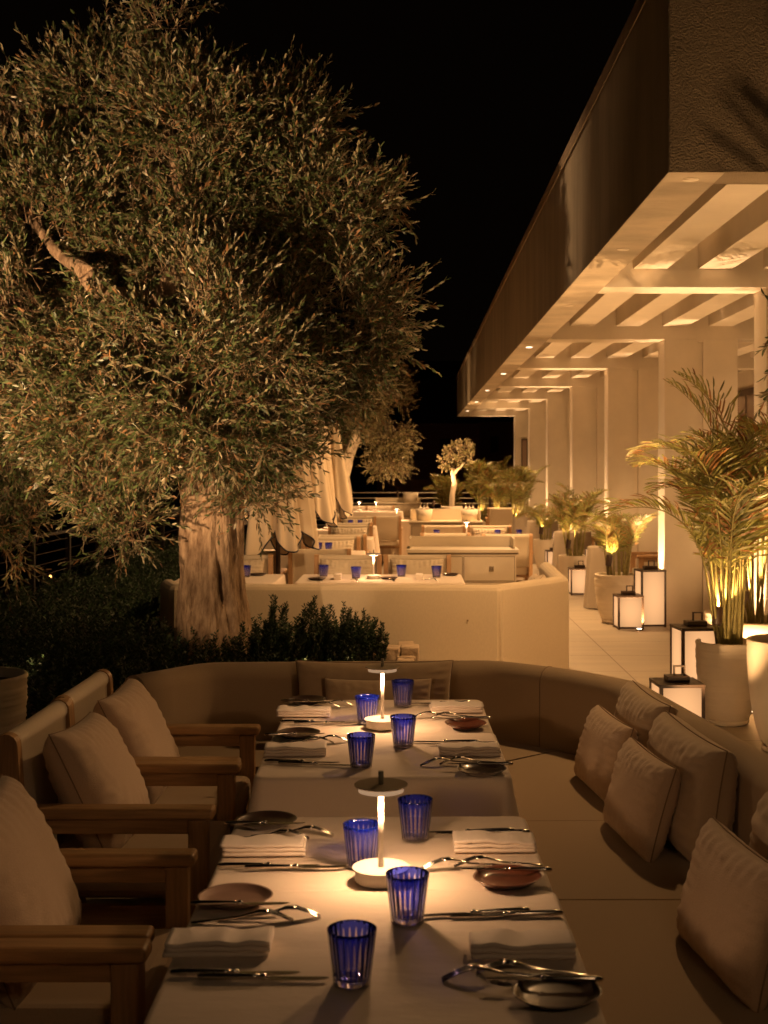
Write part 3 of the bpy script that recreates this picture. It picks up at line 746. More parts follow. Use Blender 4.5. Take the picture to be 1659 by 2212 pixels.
def napkin_proto(seed):
    mb = MB(); rng = random.Random(seed)
    L_, W_ = 0.098, 0.042
    for layer in range(3):
        zb = 0.0005 + layer * 0.0095; N = 22; x_sh = rng.uniform(-0.003, 0.003); b = len(mb.v); pr = []
        for k in range(10):
            a = -HP + PI * k / 9; pr.append((W_ - 0.005 + 0.005 * math.cos(a), 0.0046 + 0.0046 * math.sin(a)))
        for k in range(10):
            a = HP + PI * k / 9; pr.append((-W_ + 0.005 + 0.005 * math.cos(a), 0.0046 + 0.0046 * math.sin(a)))
        m_ = len(pr)
        for i in range(N + 1):
            u = -1 + 2 * i / N
            for y, z in pr:
                wv = noise.noise(Vector((u * 2.5 + seed, y * 30, layer * 0.2 + seed))) * 0.0022 * (layer + 1) / 2
                mb.v.append((u * L_ + x_sh, y * (1 + 0.04 * noise.noise(Vector((u * 3, seed, layer)))), zb + z + wv * (1 if z > 0.004 or layer else 0) + (0.0 if layer == 0 else wv)))
        for i in range(N):
            for k in range(m_):
                k2 = (k + 1) % m_; mb.f.append((b + i * m_ + k, b + (i + 1) * m_ + k, b + (i + 1) * m_ + k2, b + i * m_ + k2)); mb.s.append(True)
        mb.f.append(tuple(b + k for k in range(m_))); mb.s.append(False); mb.f.append(tuple(b + N * m_ + k for k in reversed(range(m_)))); mb.s.append(False)
    # a loose hem flap on top
    return mb.mesh('napkin')
def plate_mesh(seed):
    ph = seed * 1.3
    wob = lambda a, r, z: 1 + 0.035 * math.sin(2 * a + ph) + 0.02 * math.sin(3 * a + ph * 2)
    pr = [(0.001, 0.0), (0.045, 0.0), (0.052, 0.003), (0.066, 0.010), (0.0745, 0.0165), (0.0765, 0.0175), (0.0755, 0.0185), (0.071, 0.0155), (0.06, 0.0085), (0.05, 0.0062), (0.001, 0.0058)]
    return MB().lathe(pr, 48, wob=wob, cap0=True, cap1=True).mesh('plate')
PZ = 0.7545
kp, fp = knife_proto(), fork_proto()
used = {'k': False, 'f': False}
def place(proto, key, p0, p1, label, group, z=PZ, p0_end=0.0, length=0.235, tilt=0):
    """p0, p1: image points of the origin end and the far end"""
    a, b = at(*p0, z), at(*p1, z)
    rz = math.atan2(b.y - a.y, b.x - a.x)
    mid = (a + b) / 2; loc = (mid.x - math.cos(rz) * length / 2, mid.y - math.sin(rz) * length / 2, z)
    if not used[key]:
        used[key] = True; o = proto; o.location = loc; o.rotation_euler = (0, 0, rz); o['label'] = label; o['group'] = group
    else: o = dup(proto, loc, rz, label, group)
    o.rotation_euler = (0, tilt, rz); o.scale = (1, 1, 1)
    return o
SET = [
 # name, plate centre, plate material, plate knife (handle->tip), fork1 (tip->end), fork2, napkin centre (bottom), knife1 handle->tip, knife2
 ('near left place, front table', (508, 1950), 'plate_taupe', ((433, 1957), (603, 1955)), ((631, 1990), (415, 1996)), ((688, 1982), (478, 1989)), (474, 2052), ((365, 2108), (649, 2106)), ((446, 2117), (690, 2118))),
 ('far left place, front table', (575, 1783), 'plate_dark', ((502, 1783), (641, 1781)), ((665, 1812), (490, 1817)), ((717, 1805), (545, 1808)), (570, 1840), ((467, 1875), (692, 1873)), ((541, 1879), (737, 1876))),
 ('near right place, front table', (1202, 2160), 'plate_dark', ((1278, 2122), (1075, 2119)), ((965, 2118), (1190, 2113)), ((1035, 2102), (1269, 2112)), (1126, 2056), ((1129, 1973), (917, 1983)), ((1219, 1978), (968, 1985))),
 ('far right place, front table', (1095, 1908), 'plate_rust', ((1171, 1884), (1016, 1881)), ((926, 1878), (1085, 1873)), ((983, 1873), (1171, 1871)), (1066, 1832), ((1098, 1799), (925, 1802)), ((1147, 1802), (941, 1804))),
 ('near left place, rear table', (644, 1592), 'plate_dark', ((587, 1590), (686, 1587)), ((721, 1606), (589, 1609)), ((751, 1603), (625, 1606)), (638, 1628), ((569, 1648), (735, 1650)), ((610, 1652), (753, 1656))),
 ('far left place, rear table', (664, 1519), 'plate_dark', ((622, 1517), (704, 1518)), ((728, 1529), (627, 1531)), ((757, 1525), (655, 1527)), (656, 1545), ((604, 1562), (745, 1562)), ((643, 1565), (768, 1565))),
 ('near right place, rear table', (1040, 1671), 'plate_dark', ((1093, 1654), (978, 1653)), ((922, 1655), (1035, 1651)), ((949, 1652), (1093, 1651)), (1013, 1628), ((1027, 1606), (897, 1605)), ((1077, 1610), (924, 1610))),
 ('far right place, rear table', (1005, 1571), 'plate_rust', ((1046, 1554), (953, 1554)), ((904, 1551), (998, 1553)), ((936, 1552), (1046, 1553)), (986, 1536), ((1017, 1520), (889, 1522)), ((1040, 1523), (905, 1524))),
]
for i, (nm, pc_, pm_, pk, f1, f2, nk, k1, k2) in enumerate(SET):
    p = at(*pc_, PZ)
    tone = {'plate_rust': 'glazed rust brown', 'plate_dark': 'dark brown', 'plate_taupe': 'matte taupe'}[pm_]
    o = link('side_plate', plate_mesh(i + 1), pm_, None, (p.x, p.y, PZ)); o.rotation_euler = (0, 0, i * 0.9)
    tag(o, tone + ' side plate of the ' + nm, 'plate', 'side plates on the foreground tables')
    place(kp, 'k', pk[0], pk[1], 'butter knife lying across the plate of the ' + nm, 'butter knives on the plates', z=PZ + 0.0165, length=0.205).scale = (0.87, 0.9, 0.9)
    place(fp, 'f', f1[0], f1[1], ('fork nearer the camera' if pc_[0] < 850 else 'fork reaching farther into the table') + ' at the ' + nm, 'forks on the foreground tables', length=0.205)
    place(fp, 'f', f2[0], f2[1], ('fork farther from the camera' if pc_[0] < 850 else 'fork lying closer to the table edge') + ' at the ' + nm, 'forks on the foreground tables', length=0.205)
    place(kp, 'k', k1[0], k1[1], 'farther of the two paired knives at the ' + nm, 'paired knives on the foreground tables', z=PZ + 0.0005)
    place(kp, 'k', k2[0], k2[1], 'nearer of the two paired knives at the ' + nm, 'paired knives on the foreground tables', z=PZ + 0.0005)
    p = at(*nk, PZ); nap = link('napkin', napkin_proto(i + 1), 'napkin', None, (p.x, p.y, PZ)); nap.rotation_euler = (0, 0, TR + (0 if pc_[0] < 850 else PI) + 0.02 * math.sin(i * 2))
    tag(nap, 'folded white napkin of the ' + nm, 'napkin', 'folded napkins on the foreground tables')

def tumbler(label, loc, group, rz=0):
    t = thing('tumbler', label, 'drinking glass', loc, rz, group)
    if 'g' not in M:
        rb, rt, h = 0.0325, 0.0445, 0.098; th = 0.0028
        out = [(rb + (rt - rb) * (z / h), z) for z in np.linspace(0, h, 12)]
        inn = [(rb + (rt - rb) * (z / h) - th, z) for z in np.linspace(h, 0.016, 10)]
        mb = MB().lathe([(rb - 0.002, 0.0)] + out[0:1] + out[1:] + [(rt - th * 0.5, h + 0.001)] + inn, 66, cap0=False, cap1=False)
        M['g'] = mb.mesh('body'); M['g'].materials.append(M['cut_glass'])
        wob = lambda a, r, z: 1 + (0.012 * math.cos(22 * a) if r > 0.02 else 0)
        mb = MB().lathe([(rb - 0.0045, 0.001), (rb - 0.0032, 0.003), (rb - 0.0025, 0.013), (rb - 0.006, 0.0148), (0.001, 0.0140)], 66, wob=wob)
        M['gb'] = mb.mesh('base'); M['gb'].materials.append(M['clear_glass'])
    for nm, k in (('body', 'g'), ('base', 'gb')):
        o = bpy.data.objects.new(nm, M[k]); C.objects.link(o); o.parent = t
    return t
GL = [((760, 2124), 'blue cut tumbler nearest the camera'), ((880, 1990), 'bright blue cut tumbler in front of the near lamp base'),
      ((782, 1871), 'violet blue cut tumbler to the left behind the near lamp stem'), ((897, 1811), 'dark blue cut tumbler right of the near lamp shade'),
      ((780, 1656), 'blue cut tumbler nearest on the rear table'), ((871, 1611), 'bright blue cut tumbler just right of the far lamp base'),
      ((793, 1562), 'violet blue cut tumbler just left of the far lamp base'), ((870, 1525), 'dark blue cut tumbler farthest on the rear table')]
for i, (p, lab) in enumerate(GL):
    q = at(*p, PZ); tumbler(lab, (q.x, q.y, PZ - 0.0005), 'blue tumblers on the foreground tables', i * 0.05)

def lamp_proto():
    t = thing('table_lamp', 'lamp', 'table lamp')
    MB().lathe([(0.056, 0.0), (0.0575, 0.001), (0.0575, 0.026), (0.056, 0.027)], 48).build('base', 'white_metal', t)
    MB().lathe([(0.0632, 0.0275), (0.0638, 0.0285), (0.0638, 0.0305), (0.0632, 0.0312)], 56).build('base_plate', 'white_metal', t)
    MB().tube([(0, 0, 0.031), (0, 0, 0.195)], 0.0062, 20).build('stem', 'white_metal', t)
    MB().lathe([(0.0505, 0.199), (0.0505, 0.211)], 56).build('shade', 'shade_glow', t)
    lamp('POINT', (0, 0, 0.180), 2.6, TABLE_LIGHT, size=0.016, parent=t)
    MB().lathe([(0.0592, 0.2113), (0.0598, 0.212), (0.0598, 0.2142), (0.0590, 0.2148)], 64).build('shade_plate', 'taupe_metal', t)
    MB().lathe([(0.034, 0.1965), (0.034, 0.1985)], 32).build('diffuser', 'led', t)
    MB().tube([(0, 0, 0.215), (0, 0, 0.243)], 0.0058, 16).build('knob', 'knob_metal', t)
    return t
LP = lamp_proto(); lamp_used = False
def table_lamp(label, loc, group, power=0.0):
    global lamp_used
    if not lamp_used: o = LP; o.location = loc; o['label'] = label; o['group'] = group; lamp_used = True
    else: o = dup(LP, loc, 0, label, group)
    if power:
        lamp('AREA', (0, 0, 0.195), power, TABLE_LIGHT, target=(0, 0, 0), size=0.066, parent=o, spread=176)
        o.children[-1]
    return o
GLAMP = 'cordless table lamps'
p = at(823, 1902, PZ); L1 = table_lamp('slim white table lamp on the front table', (p.x, p.y, PZ), GLAMP)
p = at(826, 1571, PZ); table_lamp('slim white table lamp on the rear foreground table', (p.x, p.y, PZ), GLAMP)

#PART3
# ------------------------------------------------------------ foliage
def leaf_cards(P, D, Nrm, L, W, name='leaves', tipw=0.5):
    """P base points, D unit directions, Nrm unit normals, L lengths, W widths -> mesh of six-sided leaves"""
    n = len(P); S = np.cross(D, Nrm); S /= np.linalg.norm(S, axis=1)[:, None] + 1e-9
    L = L[:, None]; W = W[:, None] * 0.5
    bend = Nrm * L * 0.06
    V = np.stack([P, P + D * L * 0.32 + S * W + bend, P + D * L * 0.70 + S * W * 0.85 + bend, P + D * L, P + D * L * 0.70 - S * W * 0.85 + bend, P + D * L * 0.32 - S * W + bend], 1).reshape(-1, 3)
    me = bpy.data.meshes.new(name); me.vertices.add(6 * n); me.vertices.foreach_set('co', V.astype(np.float32).ravel())
    me.loops.add(6 * n); me.loops.foreach_set('vertex_index', np.arange(6 * n, dtype=np.int32))
    me.polygons.add(n); me.polygons.foreach_set('loop_start', np.arange(0, 6 * n, 6, dtype=np.int32)); me.polygons.foreach_set('loop_total', np.full(n, 6, dtype=np.int32))
    me.update(calc_edges=True); return me
def unit(a): return a / (np.linalg.norm(a, axis=1)[:, None] + 1e-9)
def crown(blobs, ntw, tl, ll, lw, per, seed, up=0.35, front=None, noise_cut=-0.15, nfreq=2.2, droop=0.0, lo=0.45, holes=()):
    """blobs: (x, y, z, r).  Returns leaf mesh and twig mesh."""
    rng = np.random.default_rng(seed); B = np.array(blobs, float)
    wts = B[:, 3] ** 2.2; wts /= wts.sum(); bases = []; dirs = []
    while len(bases) < ntw:
        k = rng.choice(len(B), p=wts); d = rng.normal(size=3); d /= np.linalg.norm(d)
        if front is not None and d[1] > 0.2 and rng.random() > front: continue
        f = rng.uniform(lo, 1.0) ** 0.6; p = B[k, :3] + d * B[k, 3] * f
        dist = np.linalg.norm(B[:, :3] - p, axis=1) / B[:, 3]
        if (dist < 0.38).any(): continue
        if any((p[0] - hx) ** 2 + (p[2] - hz) ** 2 < hr * hr and p[1] < hy for hx, hz, hr, hy in holes): continue
        if noise.noise(Vector(p * nfreq) + Vector((seed, 0, 0))) < noise_cut + 0.12 * (f - 0.7): continue
        bases.append(p); dirs.append(d)
    P = np.array(bases); D = np.array(dirs)
    D = unit(D * 0.8 + rng.normal(size=D.shape) * 0.55 + np.array([0, 0, up]))
    TL = rng.uniform(0.55, 1.25, len(P)) * tl
    # a curved axis for each twig
    bend = unit(rng.normal(size=D.shape) + np.array([0, 0, -droop])) * 0.28
    t = (np.arange(per) + 0.5) / per
    ax = P[:, None, :] + D[:, None, :] * (TL[:, None] * t[None])[:, :, None] + bend[:, None, :] * (TL[:, None] * t[None] ** 2)[:, :, None]
    tan = unit((D[:, None, :] + 2 * bend[:, None, :] * t[None, :, None]).reshape(-1, 3)).reshape(len(P), per, 3)
    r0 = unit(np.cross(D, rng.normal(size=D.shape)))
    r1 = np.cross(D, r0)
    side = np.where(np.arange(per) % 2 == 0, 1.0, -1.0); plane = (np.arange(per) // 2) % 2
    sv = np.where(plane[None, :, None] == 0, r0[:, None, :], r1[:, None, :]) * side[None, :, None]
    spread = rng.uniform(0.45, 1.0, (len(P), per, 1)) * (1.15 - 0.6 * t[None, :, None])
    LD = unit((tan + sv * spread + rng.normal(size=tan.shape) * 0.12).reshape(-1, 3))
    LP_ = ax.reshape(-1, 3); NN = unit(np.cross(LD, rng.normal(size=LD.shape) * 0.7 + np.cross(tan.reshape(-1, 3), sv.reshape(-1, 3))))
    n = len(LP_)
    LL = rng.uniform(0.7, 1.2, n) * ll; WW = rng.uniform(0.75, 1.2, n) * lw
    me = leaf_cards(LP_, LD, NN, LL, WW)
    # twigs as thin three-sided spines
    k = 4; tt = np.linspace(-0.5, 1, k); V = []; r_ = 0.0022 * (ll / 0.06)
    A = P[:, None, :] + D[:, None, :] * (TL[:, None] * tt[None])[:, :, None] + bend[:, None, :] * (TL[:, None] * np.sign(tt[None]) * tt[None] ** 2)[:, :, None]
    rad = (r_ * np.array([1.3, 1.1, 0.8, 0.35]))
    tri = [(1, 0), (-0.5, 0.87), (-0.5, -0.87)]
    V = np.stack([A + (r0[:, None, :] * c + r1[:, None, :] * s) * rad[None, :, None] for c, s in tri], 2).reshape(-1, 3)
    m_ = len(P); base = (np.arange(m_) * k * 3)[:, None, None]
    fs = []
    for i in range(k - 1):
        for j in range(3):
            j2 = (j + 1) % 3; fs.append([i * 3 + j, i * 3 + j2, (i + 1) * 3 + j2, (i + 1) * 3 + j])
    FA = (base + np.array(fs)[None]).reshape(-1, 4)
    tm = bpy.data.meshes.new('twigs'); tm.vertices.add(len(V)); tm.vertices.foreach_set('co', V.astype(np.float32).ravel())
    tm.loops.add(FA.size); tm.loops.foreach_set('vertex_index', FA.astype(np.int32).ravel())
    tm.polygons.add(len(FA)); tm.polygons.foreach_set('loop_start', np.arange(0, FA.size, 4, dtype=np.int32)); tm.polygons.foreach_set('loop_total', np.full(len(FA), 4, dtype=np.int32))
    tm.update(calc_edges=True)
    return me, tm

def trunk_mesh(pts, rad, n=56, rings=90, seed=0, lob=0.12, rough=0.03):
    """gnarled trunk: rings along a spline with vertical flutes and burls"""
    P = [Vector(p) for p in pts]; mb = MB()
    for j in range(rings + 1):
        s = j / rings * (len(P) - 1); i = min(int(s), len(P) - 2); f = s - i; f2 = f * f * (3 - 2 * f) * 0.5 + f * 0.5
        c = P[i].lerp(P[i + 1], f2); r = rad[i] + (rad[i + 1] - rad[i]) * f
        for k in range(n):
            a = 2 * PI * k / n
            tw_ = a + c.z * 0.5
            q = 1 + lob * (0.6 * math.sin(3 * tw_ + seed) + 0.5 * math.sin(5 * tw_ + seed * 2 + c.z) + 0.3 * math.sin(8 * tw_ - c.z * 2))
            v = Vector((math.cos(a) * 2.4, math.sin(a) * 2.4, c.z * 1.3))
            q += rough * 4 * noise.noise(v * 1.3 + Vector((seed, 0, 0))) + rough * 2.2 * noise.noise(Vector((v.x * 3.5, v.y * 3.5, v.z * 2.2))) + rough * 1.2 * abs(noise.noise(Vector((v.x * 9, v.y * 9, v.z * 3))))
            hole = noise.noise(Vector((v.x * 1.7, v.y * 1.7, v.z * 2.3)) + Vector((9, seed, 4)))
            if hole > 0.35: q -= (hole - 0.35) * 0.7
            mb.v.append((c.x + r * q * math.cos(a), c.y + r * q * math.sin(a), c.z))
    for j in range(rings):
        for k in range(n):
            k2 = (k + 1) % n; mb.f.append((j * n + k, j * n + k2, (j + 1) * n + k2, (j + 1) * n + k)); mb.s.append(True)
    mb.f.append(tuple(rings * n + k for k in range(n))); mb.s.append(False)
    return mb
def wavy(a, b, r0, r1, seed, n=7, amp=0.07):
    a, b = Vector(a), Vector(b); pts = []; rs = []
    for i in range(n + 1):
        t = i / n; o = Vector((noise.noise(Vector((t * 2, seed, 0))), noise.noise(Vector((t * 2, seed, 5))), noise.noise(Vector((t * 2, seed, 9))))) * amp * math.sin(PI * t) * 3
        pts.append(a.lerp(b, t) + o); rs.append((r0 + (r1 - r0) * t) * (1 + 0.12 * noise.noise(Vector((t * 6, seed, 2)))))
    return pts, rs

# main olive tree
TD = 8.8
def blob(X, Y, r, dd=0.0): 
    p = dp(X, Y, TD + dd); return (p.x, p.y, p.z, (r * 0.92 - 12) * TD / F)
rb = random.Random(3)
BL = [blob(375, 60, 105, 0.1), blob(225, 240, 180, .3), blob(420, 300, 190, -.1), blob(560, 350, 185, .1), blob(640, 260, 90, .2), blob(690, 480, 175, 0), blob(810, 420, 70, 0),
      blob(400, 520, 340, .35), blob(130, 520, 250, .1), blob(720, 690, 185, -.1), blob(820, 590, 80, 0), blob(190, 760, 260, -.35), blob(450, 800, 270, -.55),
      blob(600, 885, 130, -.2), blob(700, 840, 95, -.1), blob(760, 800, 80, 0), blob(790, 740, 70, 0), blob(240, 930, 160, -.45), blob(540, 965, 100, -.45), blob(400, 925, 120, -.6), blob(545, 1055, 62, -.3), blob(270, 1120, 75, -.4), blob(200, 1060, 80, -.4), blob(365, 1110, 42, -.55),
      blob(60, 880, 120, -.2), blob(800, 850, 40, .1), blob(60, 330, 160, .3), blob(-60, 620, 180, .2), blob(830, 830, 45, 0), blob(585, 1085, 40, -.2), blob(240, 1185, 40, -.4)]
LEAFW = 0.0125
ot = thing('olive_tree', 'large old olive tree with a dense crown rising from the planting bed', 'olive tree', (0, 0, 0))
me, tm = crown(BL, 13000, 0.24, 0.052, LEAFW, 16, 11, up=0.30, front=0.35, noise_cut=-0.16, nfreq=2.4, holes=[(dp(X, Y, TD - .6).x, dp(X, Y, TD - .6).z, r * 8.2 / F, TD - .35) for X, Y, r in ((215, 600, 48), (265, 640, 55), (375, 650, 60), (395, 700, 45), (330, 560, 25))])
link('crown', me, 'olive_leaf', ot); link('twigs', tm, 'twig', ot)
tp = [dp(468, 1440, TD), dp(463, 1400, TD), dp(457, 1270, TD), dp(458, 1160, TD), dp(462, 1085, TD), dp(455, 1010, TD), dp(440, 940, TD)]
trunk_mesh(tp, [0.285, 0.25, 0.222, 0.205, 0.185, 0.18, 0.17], n=140, rings=220, seed=2, lob=0.055, rough=0.034).build('trunk', 'bark', ot)
limbs = [((440, 960, 0), (345, 700, -.35), .13, .085), ((345, 700, -.35), (185, 590, -.75), .09, .06), ((345, 700, -.35), (390, 560, -.5), .085, .06), ((460, 970, 0), (600, 700, .1), .12, .06), ((600, 700, .1), (700, 450, .1), .06, .02),
         ((390, 560, -.5), (380, 150, .1), .06, .012), ((185, 590, -.75), (60, 420, 0), .055, .015), ((480, 980, 0), (760, 760, 0), .06, .02), ((430, 980, 0), (250, 1000, -.4), .05, .012), ((250, 1000, -.4), (240, 1170, -.45), .014, .004), ((430, 900, 0), (120, 820, -.2), .06, .015), ((600, 700, .1), (520, 380, .2), .05, .015)]
for i, (a, b, r0, r1) in enumerate(limbs):
    pts, rs = wavy(dp(a[0], a[1], TD + a[2]), dp(b[0], b[1], TD + b[2]), r0, r1, i * 3.1, amp=0.05)
    MB().tube(pts, rs, 14).build('limb', 'bark', ot)

# second olive beyond the parasols
D2 = 24.0
def b2(X, Y, r, dd=0): p = dp(X, Y, D2 + dd); return (p.x, p.y, p.z, r * D2 / F)
o2 = thing('olive_tree', 'second olive tree with a pale trunk behind the folded parasols', 'olive tree')
me, tm = crown([b2(800, 840, 75), b2(820, 930, 62), b2(740, 900, 80), b2(810, 780, 55), b2(690, 930, 50), b2(835, 985, 40), b2(690, 860, 80), b2(835, 880, 48)], 3200, 0.26, 0.075, 0.019, 12, 5, up=0.1, front=0.3, nfreq=1.5)
link('crown', me, 'olive_leaf_far', o2); link('twigs', tm, 'twig', o2)
trunk_mesh([dp(742, 1150, D2), dp(742, 1080, D2), dp(738, 1030, D2), dp(750, 985, D2), dp(775, 930, D2), dp(790, 870, D2)], [.17, .15, .135, .13, .09, .05], n=32, rings=50, seed=5).build('trunk', 'pale_bark', o2)
pts, rs = wavy(dp(742, 1040, D2), dp(705, 930, D2), .08, .03, 4); MB().tube(pts, rs, 10).build('limb', 'pale_bark', o2)
lamp('SPOT', (-1.1, 22.6, 0.1), 160, WARM, target=dp(770, 940, D2), angle=70, size=0.03)
# left edge olive, low branch lit from below
D3 = 9.6
def b3(X, Y, r, dd=0): p = dp(X, Y, D3 + dd); return (p.x, p.y, p.z, r * D3 / F)
o3 = thing('olive_tree', 'olive tree at the left edge, only its low drooping branches lit', 'olive tree')
def join_cards(a, b_):
    bm_ = bmesh.new(); bm_.from_mesh(a); bm_.from_mesh(b_); bm_.to_mesh(a); bm_.free(); return a
me, tm = crown([b3(-40, 980, 130), b3(60, 1010, 85), b3(20, 1100, 85), b3(70, 1150, 52), b3(25, 1200, 45), b3(-60, 1120, 110)], 650, 0.22, 0.055, 0.0135, 12, 9, up=-0.3, droop=0.8)
link('crown', me, 'olive_leaf', o3); link('twigs', tm, 'twig', o3)
a = Vector((-4.35, 9.3, -7)); b_ = Vector((-4.1, 9.5, 1.5)); pts, rs = wavy(a, b_, .25, .12, 8); MB().tube(pts, rs, 14).build('trunk', 'bark', o3)
pts, rs = wavy(b_, dp(20, 1090, D3), .07, .012, 6); MB().tube(pts, rs, 10).build('limb', 'bark', o3)
pts, rs = wavy(dp(-20, 1150, D3), dp(65, 1262, D3), .012, .003, 6); MB().tube(pts, rs, 8).build('limb', 'twig', o3)

# rosemary
def rosemary_mesh(x0, x1, y0, y1, z, n, h, seed, needles=46, up=1.0, wide=1.0):
    rng = np.random.default_rng(seed)
    P0 = np.stack([rng.uniform(x0, x1, n), rng.uniform(y0, y1, n), np.full(n, z)], 1)
    D = unit(np.stack([rng.normal(0, 0.22, n), rng.normal(0, 0.22, n), np.full(n, up)], 1)); Hh = rng.uniform(0.55, 1.12, n) * h
    t = np.linspace(0.12, 1.0, needles)
    ax = P0[:, None, :] + D[:, None, :] * (Hh[:, None] * t[None])[:, :, None]
    ax[:, :, 0] += (0.03 * np.sin(t * 3)[None] * rng.normal(size=(n, 1)))
    ang = np.arange(needles) * 2.4; rad = np.stack([np.cos(ang), np.sin(ang), np.full(needles, 0.75)], 1)
    LD = unit((rad[None] + rng.normal(size=(n, needles, 3)) * 0.2).reshape(-1, 3))
    m_ = n * needles
    NN = unit(np.cross(LD, rng.normal(size=LD.shape)))
    return leaf_cards(ax.reshape(-1, 3), LD, NN, rng.uniform(0.018, 0.03, m_) * wide, rng.uniform(0.005, 0.0075, m_) * wide * 1.3)
bushes = [(568, 8.3, .08, .32), (592, 8.45, .045, .47), (636, 8.2, .07, .34), (672, 8.35, .06, .44), (703, 8.4, .05, .46), (738, 8.25, .06, .44), (772, 8.35, .06, .38), (806, 8.3, .08, .34)]
blab = ['rosemary clump right against the olive trunk', 'tall twin spired rosemary just right of the trunk', 'low rosemary clump third from the trunk', 'rosemary with a tall spire near the middle of the row', 'short rosemary between two taller spires', 'tall upright rosemary right of the middle', 'rosemary second from the right end of the row', 'bushy rosemary at the right end beside the stone blocks']
for i, (X, y, rr, h) in enumerate(bushes):
    x = (X - CX) / F * y
    t = thing('rosemary_bush', blab[i], 'rosemary', (x, y, 0.35), 0, 'rosemary bushes in front of the pale banquette back')
    link('foliage', rosemary_mesh(-rr * .9, rr * .9, -0.12, 0.12, -0.02, 17, h * 1.0, 40 + i, needles=130, up=2.6, wide=1.0), 'rosemary_leaf', t)
    MB().tube([(0, 0, -0.02), (0.01, 0, h * 0.4)], 0.008, 6).build('stem', 'twig', t)
o = link('ground_cover', join_cards(rosemary_mesh(-3.6, -0.25, 6.4, 9.45, 0.33, 1900, 0.26, 77, needles=38, up=0.9, wide=1.2), rosemary_mesh(-3.6, -2.1, 9.5, 20, 0.33, 1500, 0.32, 78, needles=30, up=0.9, wide=1.5)), 'rosemary_leaf'); tag(o, 'dark low rosemary ground cover filling the planting bed', 'ground cover', kind='stuff')

# palms
def palm(t, n, length, spread, seed, lean=0.0, stem_h=0.35, leaf=0.24, cane_r=0.011, az=None, dens=34, base_r=0.08):
    rng = random.Random(seed); P = []; D = []; Nn = []; L = []; W = []
    cm = MB()
    for k in range(n):
        a = (az[0] + (az[1] - az[0]) * rng.random()) if az else 2 * PI * (k / n + 0.3 * rng.random())
        out = spread * rng.uniform(0.25, 1.0); ln = length * rng.uniform(0.65, 1.05)
        bx, by = base_r * rng.uniform(-1, 1), base_r * rng.uniform(-1, 1)
        p = Vector((bx, by, 0)); pts = [p.copy()]; d = Vector((math.cos(a) * 0.08 + bx * 1.2, math.sin(a) * 0.08 + by * 1.2, 1)).normalized()
        m_ = 22; st = stem_h * rng.uniform(0.7, 1.1) / (ln + stem_h)
        seg = (ln + stem_h) / m_
        for i in range(m_):
            f = i / m_
            if f > st: 
                g = (f - st) / (1 - st); d = (d + Vector((math.cos(a), math.sin(a), 0)) * out * 0.16 * (0.4 + g) + Vector((0, 0, -1)) * 0.15 * g * (0.5 + out)).normalized()
            p = p + d * seg; pts.append(p.copy())
        cm.tube(pts, [cane_r * (1 - 0.82 * i / m_) for i in range(m_ + 1)], 5, cap=False)
        nl = dens
        for i in range(nl):
            f = st + (1 - st) * (i + 1) / nl; q = f * m_; j = min(int(q), m_ - 1); c = pts[j].lerp(pts[j + 1], q - j); tn = (pts[j + 1] - pts[j]).normalized()
            g = (i + 1) / nl; sd = tn.cross(Vector((0, 0, 1)));
            if sd.length < 0.1: sd = Vector((math.sin(a), -math.cos(a), 0))
            sd.normalize(); upv = sd.cross(tn).normalized()
            ll = leaf * (math.sin(PI * min(1, 0.18 + 0.85 * g)) ** 0.6 * 0.9 + 0.1) * rng.uniform(0.85, 1.1)
            for s in (-1, 1):
                dd = (sd * s * (0.95 - 0.35 * g) + tn * (0.6 + 0.5 * g) + upv * 0.30 + Vector([rng.gauss(0, 0.07) for _ in range(3)])).normalized()
                nn = (upv + sd * s * -0.5).normalized()
                # two segments: the outer half droops
                P.append(c); D.append(dd); Nn.append(nn); L.append(ll * 0.62); W.append(leaf * 0.046)
                e = c + dd * ll * 0.50; d2 = (dd + Vector((0, 0, -0.38)) + Vector([rng.gauss(0, 0.06) for _ in range(3)])).normalized()
                P.append(e); D.append(d2); Nn.append(nn); L.append(ll * 0.58); W.append(leaf * 0.042)
    cm.build('stems', 'palm_stem', t)
    D = unit(np.array([tuple(v) for v in D])); Nn = np.array([tuple(v) for v in Nn])
    link('foliage', leaf_cards(np.array([tuple(v) for v in P]), D, unit(Nn - D * (D * Nn).sum(1)[:, None]), np.array(L), np.array(W)), 'palm_leaf', t)

def make_pot(label, loc, r, h, ribbed=False, saucer=True, group='pots along the pergola columns', mat='pot_white', cat='plant pot', n=48):
    t = thing('plant_pot', label, cat, loc, 0, group)
    pr = []
    for i in range(60 if ribbed else 14):
        f = i / (59 if ribbed else 13); q = 0.55 + 0.45 * math.sin(f ** 0.62 * HP) ** 0.9 
        if ribbed: q += 0.010 * math.sin(i * 2.4) + 0.006 * math.sin(i * 1.1)
        pr.append((r * q, 0.012 + f * (h - 0.02)))
    pr += [(r * 0.995, h - 0.003), (r * 0.965, h), (r * 0.925, h - 0.006), (r * 0.90, h - 0.05)]
    wob = (lambda a, rr, z: 1 + 0.006 * math.sin(2 * a + z * 60)) if ribbed else None
    MB().lathe(pr, n, wob=wob, cap1=False).build('body', mat, t)
    MB().lathe([(r * 0.905, h - 0.052), (r * 0.5, h - 0.042), (0.01, h - 0.04)], 24, cap0=False).build('soil', 'soil', t)
    if saucer:
        MB().lathe([(r * 0.60, 0.0), (r * 0.66, 0.004), (r * 0.70, 0.03), (r * 0.68, 0.034), (r * 0.60, 0.012)], 40).build('saucer', mat, t)
    return t
